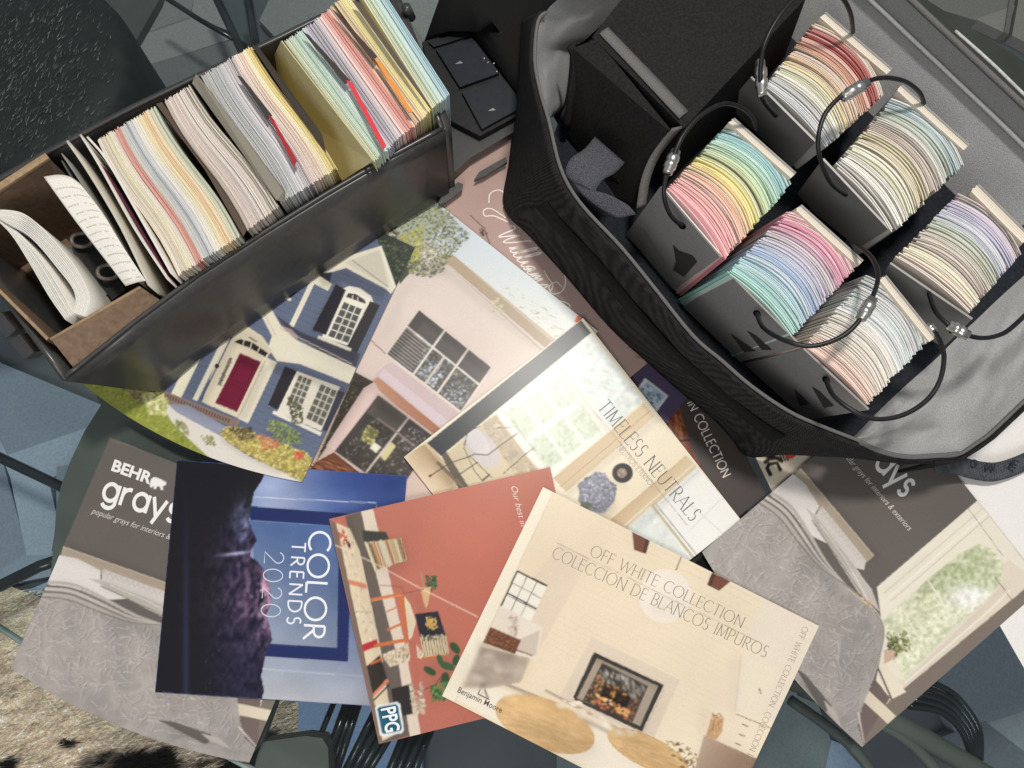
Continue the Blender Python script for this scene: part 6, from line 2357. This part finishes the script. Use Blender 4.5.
def deck(label, A, B, Dd, Cc, n, cols, cover, card, hole, cord, sleeve, bow=.13, marks=(), lean=(0, 0), inside_col=None):
    root = empty('fan_deck', P((A[0] + Cc[0]) / 2, (A[1] + Cc[1]) / 2, .016), label, 'fan deck', G_D)
    TL, TR, BR, BL_ = cover
    c3 = [P(*TL, DZ - .001), P(*TR, DZ - .001), P(*BR, .042), P(*BL_, .042)]
    pn = (c3[1] - c3[0]).cross((c3[2] + c3[3]) * .5 - (c3[0] + c3[1]) * .5).normalized()
    hit = lambda x, y: Vector((0, 0, H)) + ray(x, y) * ((c3[0] - Vector((0, 0, H))).dot(pn) / ray(x, y).dot(pn))
    c3[2], c3[3] = hit(*BR), hit(*BL_)
    ln_ = ((c3[3] - c3[0]) + (c3[2] - c3[1])) * .5
    ln_ = Vector((ln_.x, ln_.y, 0)) * ((DZ - .042) / (DZ - .042))
    cards('pages', root, A, B, Dd, Cc, DZ, DZ - .042, n, cols, bow=bow, fill=.97, dark=.07, seg=12, zj=.0012, endj=.0013, lean=(ln_.x, ln_.y))
    plate3('front_cover', c3, .0012, M_COVER, root)
    nrm = (c3[1] - c3[0]).cross(c3[2] - c3[1]).normalized()
    if nrm.dot(Vector((0, 0, H)) - c3[0]) < 0:
        nrm = -nrm
    ar = Art(c3[0] + nrm * .0007, nrm)
    ar.layer = 10
    ar.disc(hole[0], hole[1], 4.2, 3.0, (10, 10, 10), 35)
    for kind, q in marks:
        if kind == 'shape':
            ar.poly(q, (72, 68, 64))
        elif kind == 'light':
            ar.poly(q, (132, 126, 120))
        else:
            for (p0, p1) in q:
                ar.line([p0, p1], .6, (150, 146, 140))
    ar.build('cover_print', root, M_COVER_INK)
    if inside_col:
        i3 = [P(TL[0] + 6, TL[1] + 3, DZ), P(TR[0], TR[1] - 4, DZ), P(TR[0] + 2, TR[1] + 2, DZ - .004), P(TL[0] + 5, TL[1] + 6, DZ - .004)]
        plate3('cover_lining', i3, .0006, M_PAGES, root, C(inside_col))
    # back boards: white end cards and dark cover
    (e0, e1, w) = card
    d = Vector((P(*e1, DZ) - P(*e0, DZ)))
    out = Vector((-d.y, d.x, 0)).normalized()
    if out.dot(P(*Cc, DZ) - P(*A, DZ)) < 0:
        out = -out
    for k in range(4):
        o_ = out * (w * (k / 4 - .5))
        p0, p1 = P(*e0, DZ + .002) + o_ + d * random.uniform(-.01, .01), P(*e1, DZ + .002) + o_
        q = [p0, p1, p1 + out * w * .22, p0 + out * w * .22]
        top = q
        bot = [Vector((p.x + ln_.x, p.y + ln_.y, .042)) for p in q]
        o = prism('end_card', top, bot, M_PAGES, root, cols=[C((238 - 5 * k, 226 - 5 * k, 206 - 4 * k))] * 6)
        bpy_fix_normals(o)
    p0, p1 = P(*e0, DZ + .0025) + out * w * .55, P(*e1, DZ + .0025) + out * w * .55
    q = [p0, p1, p1 + out * .0012, p0 + out * .0012]
    o = prism('back_cover', q, [Vector((p.x + ln_.x, p.y + ln_.y, .042)) for p in q], M_COVER, root)
    bpy_fix_normals(o)
    path = smooth_path([P(x, y, z) for x, y, z in cord], 6)
    co = tube('cord', path, .00125, M_CORD, root, 8)
    (s0, s1, z) = sleeve
    a0, a1 = P(*s0, z), P(*s1, z)
    dd = (a1 - a0)
    pa = [a0, a0 + dd * .04, a0 + dd * .22, a0 + dd * .25, a0 + dd * .45, a0 + dd * .5, a0 + dd * .55, a0 + dd * .75, a0 + dd * .78, a0 + dd * .96, a1]
    ra = [.0017, .0027, .0027, .0034, .0034, .0029, .0034, .0034, .0027, .0027, .0017]
    sl = tube('sleeve', pa, .002, M_METAL, co, 12, ra)
    return root


deck('fan deck running from bluish white through yellow to brick red, top row left of two', (766, 86), (826, 146), (815, 24), (882, 94), 46,
     [(220, 222, 230), (228, 228, 228), (232, 230, 218), (228, 228, 196), (240, 226, 180), (240, 206, 160), (214, 186, 166), (236, 190, 160), (226, 150, 130), (170, 66, 62), (196, 104, 98), (240, 226, 206)],
     [(752, 76), (817, 141), (793, 166), (728, 104)], ((822, 15), (889, 72), .0042), (776, 116),
     [(776, 116, .099), (766, 104, .112), (761, 92, .122), (761, 64, .132), (766, 40, .138), (784, 10, .142), (812, -14, .142), (838, -6, .138), (850, 12, .125), (853, 32, .104)], ((762, 96), (760, 60), .124), .15,
     [('text', [((778 + k * 3, 128 + k * 2.6), (782 + k * 3, 131.5 + k * 2.6)) for k in range(5)])])
deck('cream and tan fan deck with sage green back pages, in the top row right', (836, 166), (892, 232), (893, 99), (963, 164), 46,
     [(226, 222, 214), (236, 232, 224), (240, 236, 224), (244, 240, 214), (232, 222, 186), (202, 188, 146), (226, 214, 176), (216, 198, 184), (190, 178, 168), (196, 202, 186), (164, 186, 172), (160, 182, 192), (226, 228, 224)],
     [(824, 158), (890, 228), (860, 247), (796, 196)], ((899, 88), (966, 148), .0040), (846, 195),
     [(846, 195, .099), (832, 184, .11), (822, 164, .122), (818, 142, .13), (824, 116, .134), (840, 97, .136), (858, 86, .136), (880, 78, .134), (904, 81, .126), (919, 92, .114), (924, 103, .103)], ((842, 98), (868, 82), .1365), .15,
     [('shape', [(838, 222), (846, 215), (862, 236), (852, 243)]), ('text', [((855 + k * 2.5, 203 + k * 3.4), (858 + k * 2.5, 207 + k * 3.4)) for k in range(4)])])
deck('pale pink to lavender fan deck beside the right end lining of the bag', (898, 257), (969, 311), (960, 194), (1020, 252), 44,
     [(238, 214, 204), (244, 230, 200), (244, 236, 208), (216, 202, 190), (200, 192, 180), (206, 206, 188), (196, 206, 190), (186, 194, 214), (206, 208, 222), (196, 190, 212), (220, 206, 218), (226, 210, 204)],
     [(891, 262), (973, 318), (944, 346), (868, 296)], ((974, 188), (1026, 240), .0055), (929, 293),
     [(929, 293, .099), (934, 308, .104), (942, 319, .108), (958, 331, .110), (980, 338, .108), (1002, 334, .104), (1018, 322, .102), (1034, 306, .100)], ((948, 325), (969, 336), .110), .13)
deck('rainbow fan deck from pink over yellow to teal, leftmost in the bag', (668, 190), (723, 259), (726, 128), (791, 183), 50,
     [(236, 130, 142), (246, 172, 172), (248, 186, 178), (246, 184, 160), (248, 206, 140), (246, 226, 136), (216, 220, 146), (188, 216, 156), (176, 218, 184), (168, 214, 204), (156, 206, 212), (170, 212, 220)],
     [(660, 187), (720, 257), (674, 290), (626, 234)], ((731, 121), (793, 176), .0034), (682, 226),
     [(682, 226, .099), (670, 214, .106), (664, 194, .114), (667, 172, .120), (676, 150, .124), (684, 134, .126), (700, 116, .126), (722, 104, .124), (740, 107, .118), (752, 117, .11), (756, 131, .102)], ((667, 174), (676, 150), .121), .14,
     [('shape', [(673, 245), (679, 251), (693, 256), (697, 262), (684, 277), (673, 270), (676, 262)]), ('text', [((641 + k * 3, 228 + k * 4.6), (646 + k * 3, 233 + k * 4.6)) for k in range(8)])], inside_col=(240, 228, 222))
deck('aqua to blue to pink fan deck between the rainbow and the off white deck', (728, 273), (791, 336), (790, 211), (855, 267), 50,
     [(140, 220, 204), (170, 216, 210), (186, 216, 218), (170, 202, 226), (176, 196, 228), (192, 200, 226), (206, 200, 216), (214, 200, 214), (224, 170, 190), (218, 126, 158), (240, 176, 188), (238, 190, 194)],
     [(730, 275), (801, 347), (740, 362), (683, 307)], ((798, 208), (860, 264), .0036), (757, 314),
     [(757, 314, .099), (764, 328, .112), (784, 340, .122), (811, 346, .126), (839, 338, .128), (858, 322, .13), (872, 298, .13), (878, 276, .126), (872, 258, .118), (858, 246, .108), (847, 242, .1)], ((860, 320), (873, 298), .1305), .14,
     [('shape', [(730, 333), (744, 343), (756, 351), (744, 352)]), ('shape', [(747, 331), (756, 336), (772, 350), (762, 350)])])
deck('off white fan deck with peach front pages, lowest in the bag', (805, 347), (867, 404), (868, 276), (926, 342), 48,
     [(240, 200, 184), (240, 212, 196), (238, 222, 206), (238, 228, 214), (232, 226, 214), (236, 230, 220), (222, 222, 220), (214, 220, 220), (206, 216, 214), (226, 224, 224), (200, 206, 208), (210, 212, 210)],
     [(803, 349), (868, 410), (806, 420), (744, 364)], ((882, 278), (932, 340), .0036), (826, 380),
     [(826, 380, .099), (834, 396, .108), (852, 410, .112), (875, 419, .112), (903, 415, .112), (927, 400, .112), (940, 380, .112), (944, 357, .11), (940, 341, .106), (934, 331, .1)], ((934, 334), (926, 324), .099), .14,
     [('shape', [(794, 389), (802, 396), (810, 404), (800, 406)]), ('shape', [(812, 387), (820, 392), (834, 406), (824, 408)])])
